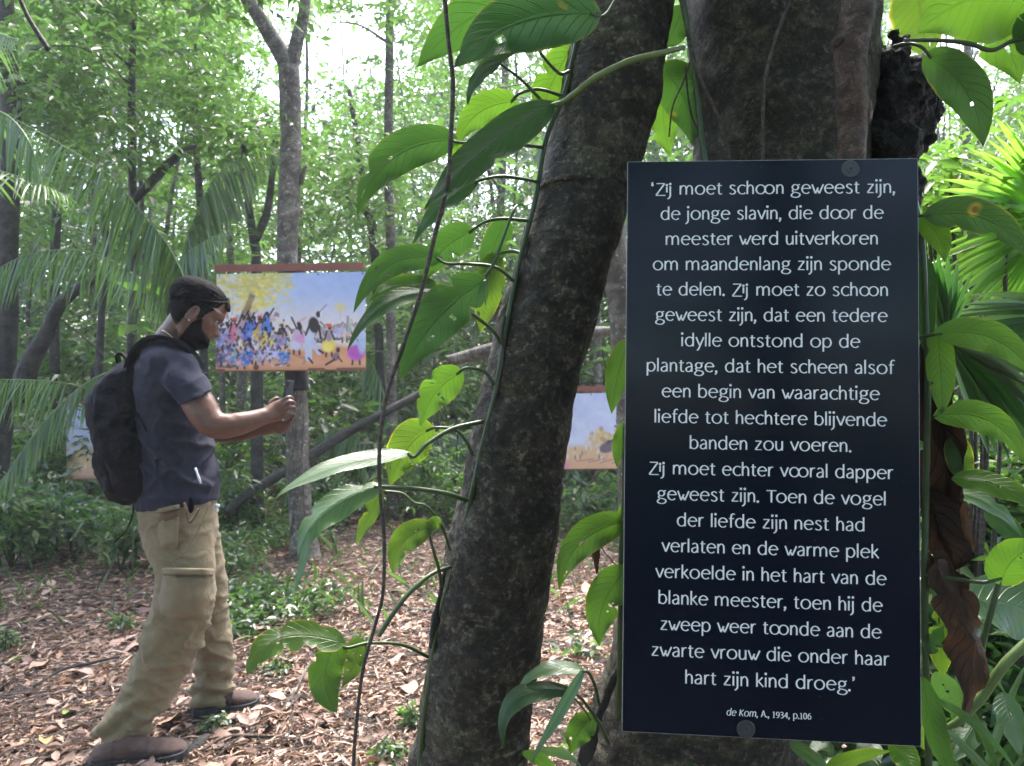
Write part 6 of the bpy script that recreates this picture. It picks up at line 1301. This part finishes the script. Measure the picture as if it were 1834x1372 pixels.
# ---- trousers
tr = MB()
tr.add(*loft([(318, 890, 2.95, 64, .162), (318, 915, 2.95, 67, .168), (322, 950, 2.95, 66, .172), (326, 985, 2.95, 58, .165), (330, 1010, 2.95, 48, .14)], 26, 36))
tr.add(*loft([(318, 925, 2.89, 56, .095), (327, 985, 2.87, 56, .098), (333, 1040, 2.855, 52, .098), (328, 1085, 2.845, 53, .098), (314, 1130, 2.835, 52, .092), (296, 1175, 2.825, 49, .086), (274, 1220, 2.815, 45, .082), (250, 1262, 2.805, 42, .08), (232, 1290, 2.80, 42, .08), (222, 1306, 2.795, 46, .083), (214, 1322, 2.79, 45, .080)], 70, 36))
tr.add(*loft([(336, 930, 3.02, 50, .09), (350, 985, 3.04, 46, .09), (364, 1035, 3.06, 41, .085), (368, 1090, 3.08, 38, .082), (374, 1120, 3.10, 35, .078), (383, 1165, 3.12, 35, .075), (386, 1205, 3.14, 34, .074), (380, 1232, 3.15, 35, .076), (377, 1246, 3.155, 37, .078), (373, 1262, 3.16, 33, .072)], 60, 32))
me = remesh(tr, .007, 4, 'trousers'); me.materials.clear(); me.materials.append(M['pants'])
def trouser_fold(c, n):
    px = c.x/c.y*F+CX; py = CY-(c.z-CAMZ)/c.y*F
    cuff = max(0, min(1, ((py-1225)/70 if px < 330 else (py-1180)/60))); knee = math.exp(-((py-1150)/60)**2)
    u = (px-230)*.55+(py-1300)*.83 if px < 330 else (py-1255)
    bunch = math.sin(u*.20+2.2*mnoise.noise(c*9))
    a = mnoise.noise(Vector((c.x*6-c.z*8, c.y*5, c.z*9+c.x*5))); b = mnoise.noise(Vector((c.x*13+c.z*8, c.y*8, c.z*17)))
    rid = ridge(a)*.8+ridge(b)*.5
    return .010*bunch*cuff+.018*rid*(.40+.6*knee+.5*cuff)-.007
displace(me, trouser_fold); link('trousers', me, man)
def patch(name, pts, d0, out, mat, parent=man, target=None, nu=14, nv=14, th=.012, wr=.004):
    """a puffy sewn panel: quad of px corners (tl,tr,br,bl) laid on the near side of the leg"""
    V = []; Fs = []
    c = [np.array(p, float) for p in pts]
    for i in range(nv+1):
        f = i/nv
        for j in range(nu+1):
            g = j/nu; q = (c[0]*(1-g)+c[1]*g)*(1-f)+(c[3]*(1-g)+c[2]*g)*f
            e_ = min(1, 6*min(f, 1-f, g, 1-g)+.0); d = d0(q[0], q[1])-th*(e_**.5)-wr*mnoise.noise(Vector((q[0]*.05, q[1]*.05, 1)))
            V.append(P(q[0], q[1], d))
    Fs = [(i*(nu+1)+j, i*(nu+1)+j+1, (i+1)*(nu+1)+j+1, (i+1)*(nu+1)+j) for i in range(nv) for j in range(nu)]
    mb = MB(); mb.add(V, Fs); return mb.build(name, mat, parent)
def legd(x, y):
    cx = np.interp(y, [900, 985, 1040, 1085, 1130], [318, 327, 333, 328, 314]); u = min(.97, abs(x-cx)/58); base = np.interp(y, [900, 960, 1040, 1130], [2.79, 2.775, 2.757, 2.745])
    return base+.098*(1-math.sqrt(1-u*u))
patch('cargo_pocket', [(288, 1026), (379, 1028), (374, 1110), (272, 1104)], legd, 0, M['pants'], th=.036, wr=.012)
patch('pocket_flap', [(286, 1016), (383, 1018), (382, 1032), (288, 1030)], legd, 0, M['pants'], th=.046, wr=.012, nv=6)
patch('back_pocket', [(264, 930), (322, 915), (318, 984), (278, 986)], legd, 0, M['pants'], th=.016, wr=.008)
patch('pocket_opening', [(272, 922), (322, 912), (322, 925), (278, 948)], legd, 0, M['pants_dark'], th=.018, nv=5)
patch('back_pocket_flap', [(260, 912), (322, 903), (322, 912), (266, 926)], legd, 0, M['pants'], th=.024, nv=5)
mb = MB(); mb.add(*tube(px_path([(330, 900, 2.765), (340, 935, 2.75), (358, 910, 2.76)], 16), [.004, .005, .006, .006, .006, .006, .006, .006, .006, .006, .006, .006, .006, .005, .004, .003], 6)); mb.build('hip_seam', M['pants_dark'], man)
for i, q in enumerate(([(376, 900, 2.80), (355, 950, 2.765), (330, 990, 2.758), (300, 1010, 2.775), (285, 1020, 2.80)], )):
    mb = MB(); mb.add(*tube(px_path(q, 30), [.0022]*30, 6)); mb.build('seam', M['pants'], man)
mb = MB(); mb.add(*tube(px_path([(350, 838, 2.795), (354, 850, 2.79), (360, 866, 2.79)], 10), [.004, .005, .0045, .004, .004, .0045, .005, .005, .004, .003], 8)); tag(mb.build('pen_clip', M['metal'], man))
mb = MB(); mb.add(*ellipsoid(P(389, 906, 2.9), (.012, .008, .008))); mb.add(*ellipsoid(P(388, 914, 2.9), (.008, .008, .010))); mb.build('key_clip', M['metal'], man)
mb = MB(); mb.add(*ellipsoid(P(342, 905, 2.76), (.012, .006, .03))); mb.build('belt_pouch', M['pack'], man)
# ---- shoes
def shoe(toe, heel, top, d, w_):
    b = MB(); hx, tx = heel[0], toe[0]; Ln = tx-hx; mb = MB()
    def ring(f, z0, z1, wd, dd):
        dq = dd+(f-.4)*.12; x = (hx+Ln*f-CX)/F*dq; return [Vector((x-wd*math.sin(a)*math.sin(YAW), dq+wd*math.sin(a)*math.cos(YAW), (z0+z1)/2+(z1-z0)/2*math.cos(a)*(1 if math.cos(a) > 0 else .95))) for a in np.linspace(0, 2*math.pi, 24, endpoint=False)]
    zg = min(gz((hx-CX)/F*d, d), gz((tx-CX)/F*d, d))+.004
    fs = [0, .03, .12, .25, .38, .5, .62, .75, .86, .94, .985, 1.0]; tops = [.05, .070, .080, .092, .098, .088, .074, .066, .060, .054, .046, .034]; wds = [.012, .028, .036, .038, .036, .038, .043, .047, .045, .036, .022, .006]
    V = []; n = len(fs)
    for f, t_, q in zip(fs, tops, wds): V += ring(f, zg+.030, zg+t_*1.24, q*w_, d)
    mb.add(V, [(i*24+k, i*24+(k+1) % 24, (i+1)*24+(k+1) % 24, (i+1)*24+k) for i in range(n-1) for k in range(24)]+[tuple(range(23, -1, -1)), tuple((n-1)*24+k for k in range(24))])
    m2 = remesh(mb, .005, 4, 'shoe'); m2.materials.clear(); m2.materials.append(M['shoe']); displace(m2, lambda c, n: .003*math.sin(c.x*150)*max(0, 1-abs((c.x*F/d+CX-hx)/Ln-.62)*6)+.002*mnoise.noise(c*30)); so = link('shoe', m2, man)
    V = []
    for f, q in zip(fs, wds):
        dq = d+(f-.4)*.12; x = (hx-2+(Ln+5)*f-CX)/F*dq; zt = zg+.044+.010*(f < .3)-.004*(f > .9)+.010*max(0, f-.85)/.15; zb = zg+.012*max(0, f-.8)/.2; wv = q*w_*1.12+.002; ly = Vector(LAT)
        V += [Vector((x, dq, zt))-ly*wv, Vector((x, dq, zt))+ly*wv, Vector((x, dq, zb))+ly*wv, Vector((x, dq, zb))-ly*wv]
    s2 = MB(); s2.add(V, [(i*4+k, i*4+(k+1) % 4, (i+1)*4+(k+1) % 4, (i+1)*4+k) for i in range(n-1) for k in range(4)]+[(3, 2, 1, 0), tuple((n-1)*4+k for k in range(4))]); s2.build('sole', M['sole'], so, smooth=False)
    for (f0, f1, hgt, nm) in ((.56, .60, .100, 'toe_seam'), (.22, .26, .125, 'heel_seam')):
        dq = d+(f0-.4)*.12; x0 = (hx+Ln*f0-CX)/F*dq; ss = MB(); ss.add(*tube([Vector((x0+.012*math.sin(a_), dq, zg))-Vector(LAT)*(.0455*w_*math.cos(a_))+Vector((0, 0, .022+(hgt*.93-.022)*math.sin(a_)**.6)) for a_ in np.linspace(.05, math.pi-.05, 22)], [.0016]*22, 5)); ss.build(nm, M['sole'], so)
    for k in range(4):
        f = .40+.07*k; x = (hx+Ln*f-CX)/F*d; zt = zg+.112-.010*k; l_ = MB(); l_.add(*tube([Vector((x-.006, d-.030*w_, zt-.016)), Vector((x, d, zt)), Vector((x+.006, d+.030*w_, zt-.016))], [.0025]*3, 6)); l_.build('lace', M['sole'], so)
    return so
shoe((336, 1350), (160, 1350), (214, 1310), 2.735, 1.2)
shoe((462, 1270), (345, 1285), (374, 1262), 3.16, 1.12)
# ---- things he carries
pk = empty('backpack', P(222, 895, 2.95), 'black backpack worn by the man, bulging behind his shirt', 'backpack')
bp = MB()
bp.add(*loft([(244, 660, 2.93, 18, .09), (234, 682, 2.93, 36, .12), (226, 715, 2.93, 50, .14), (226, 760, 2.93, 50, .148), (234, 800, 2.93, 50, .15), (240, 840, 2.93, 48, .148), (244, 872, 2.93, 38, .135), (246, 890, 2.93, 20, .10)], 44, 40))
me = remesh(bp, .007, 5, 'pack'); me.materials.clear(); me.materials.append(M['pack'])
def pkf(c, n):
    a = mnoise.noise(Vector((c.x*9+c.z*4, c.y*6, c.z*7-c.x*4))); b = mnoise.noise(c*21); return .014*(1-abs(a)*2.2)+.005*(1-abs(b)*2)
displace(me, pkf); link('main_compartment', me, pk)
bp = MB(); bp.add(*loft([(190, 792, 2.92, 10, .08), (196, 812, 2.92, 20, .12), (202, 845, 2.92, 21, .125), (216, 872, 2.92, 21, .12), (234, 888, 2.92, 12, .09)], 30, 30)); me = remesh(bp, .007, 5, 'pocket'); me.materials.clear(); me.materials.append(M['pack']); displace(me, pkf); link('lower_pocket', me, pk)
bp = MB(); bp.add(*loft([(178, 705, 2.92, 8, .08), (176, 728, 2.92, 14, .11), (182, 760, 2.92, 14, .11), (192, 785, 2.92, 8, .09)], 26, 30)); me = remesh(bp, .007, 5, 'pocket'); me.materials.clear(); me.materials.append(M['pack']); displace(me, pkf); link('upper_pocket', me, pk)
def strap(path, wy, th, name='strap', n=50):
    q = px_path(path, n); V = []; T = np.gradient(q, axis=0); T /= np.linalg.norm(T, axis=1)[:, None]
    for i in range(n):
        y = Vector((0, 1, 0)); y = (y-Vector(T[i])*Vector(T[i]).dot(y)).normalized(); nn = Vector(T[i]).cross(y)
        V += [Vector(q[i])-y*wy/2-nn*th/2, Vector(q[i])+y*wy/2-nn*th/2, Vector(q[i])+y*wy/2+nn*th/2, Vector(q[i])-y*wy/2+nn*th/2]
    mb = MB(); mb.add(V, [(i*4+k, i*4+(k+1) % 4, (i+1)*4+(k+1) % 4, (i+1)*4+k) for i in range(n-1) for k in range(4)]+[(3, 2, 1, 0), tuple((n-1)*4+k for k in range(4))]); return mb.build(name, M['pack'], pk, smooth=False)
strap([(228, 668, 2.86), (238, 640, 2.855), (252, 618, 2.85), (274, 605, 2.845), (300, 606, 2.845), (322, 614, 2.85), (345, 635, 2.86), (362, 670, 2.88)], .06, .014)
strap([(228, 668, 3.04), (240, 634, 3.045), (262, 610, 3.05), (300, 606, 3.05), (330, 620, 3.05), (362, 670, 3.03)], .06, .014)
strap([(228, 664, 2.93), (216, 655, 2.93), (211, 638, 2.93), (220, 634, 2.93), (232, 650, 2.93)], .03, .008, 'grab_handle', 24)
strap([(152, 722, 2.85), (180, 740, 2.80), (215, 745, 2.785), (250, 742, 2.80)], .018, .004, 'compression_strap', 24)
strap([(190, 850, 2.80), (215, 838, 2.785), (240, 830, 2.80)], .02, .004, 'compression_strap', 20)
strap([(238, 890, 2.85), (238, 920, 2.85), (226, 950, 2.86), (206, 970, 2.88)], .008, .003, 'loose_strap_end', 20)
for a, b in (((196, 700), (262, 772)), ((172, 800), (204, 868))):
    mb = MB(); mb.add(*tube(px_path([(a[0], a[1], 2.80), ((a[0]+b[0])/2+8, (a[1]+b[1])/2-6, 2.785), (b[0], b[1], 2.79)], 20), [.0025]*20, 6)); mb.build('zip', M['pack'], pk)
ph = empty('phone', P(511, 725, 2.90), 'dark phone held upright in both hands of the man', 'phone')
rot = Matrix.Rotation(R(-4), 3, 'Z') @ Matrix.Rotation(R(10), 3, 'Y')
bm = bmesh.new(); bmesh.ops.create_cube(bm, size=1)
for v in bm.verts: v.co = Vector((v.co.x*.009, v.co.y*.075, v.co.z*.155))
bmesh.ops.bevel(bm, geom=list(bm.edges), offset=.003, segments=2, affect='EDGES')
pc = P(514, 716, 2.915)
for v in bm.verts: v.co = pc+rot @ v.co
me = bpy.data.meshes.new('case'); bm.to_mesh(me); bm.free(); me.materials.append(plain('phone_case', (.03, .04, .055), .35)); link('case', me, ph)
mb = MB(); mb.add(*box(pc+rot @ Vector((-.0052, 0, 0)), (.0008, .068, .145), rot)); mb.build('screen', M['glass_black'], ph, smooth=False)
mb = MB(); mb.add(*box(pc+rot @ Vector((.0055, -.022, .06)), (.002, .022, .024), rot)); mb.build('camera_bump', M['glass_black'], ph, smooth=False)
M['frame_black'] = plain('matte_black_frame', (.006, .006, .008), .5, .1, 60, 0, .2)
sg = empty('sunglasses', H2W(0, .1, .19), 'dark sunglasses pushed up on the forehead of the man', 'sunglasses')
for s in (-1, 1):
    V = []; N = 14
    for i in range(N+1):
        f = i/N; x = s*(.006+.054*f); ang = x*9.5
        for g, zz in ((0, .178), (.5, .192), (1, .210)):
            xx_, y, _ = head_pt(ang, zz, .010); V.append(H2W(xx_, y, zz+(.004 if g == 0 else -.002)*math.sin(math.pi*f)*-1))
    mb = MB(); mb.add(V, [(i*3+j, i*3+j+1, (i+1)*3+j+1, (i+1)*3+j) for i in range(N) for j in range(2)]); o = mb.build('lens', M['frame_black'], sg); md = o.modifiers.new('s', 'SOLIDIFY'); md.thickness = .003
    mb = MB(); mb.add(*tube([H2W(*head_pt(s*a_, z_, .0085)) for a_, z_ in zip(np.linspace(.56, 1.75, 12), np.linspace(.200, .148, 12))], [.0013]*12, 6)); mb.build('temple_arm', M['frame_black'], sg)
mb = MB(); mb.add(*tube([H2W(*head_pt(a_, .210, .011)) for a_ in np.linspace(-.57, .57, 15)], [.0022]*15, 6)); mb.build('frame', M['frame_black'], sg)
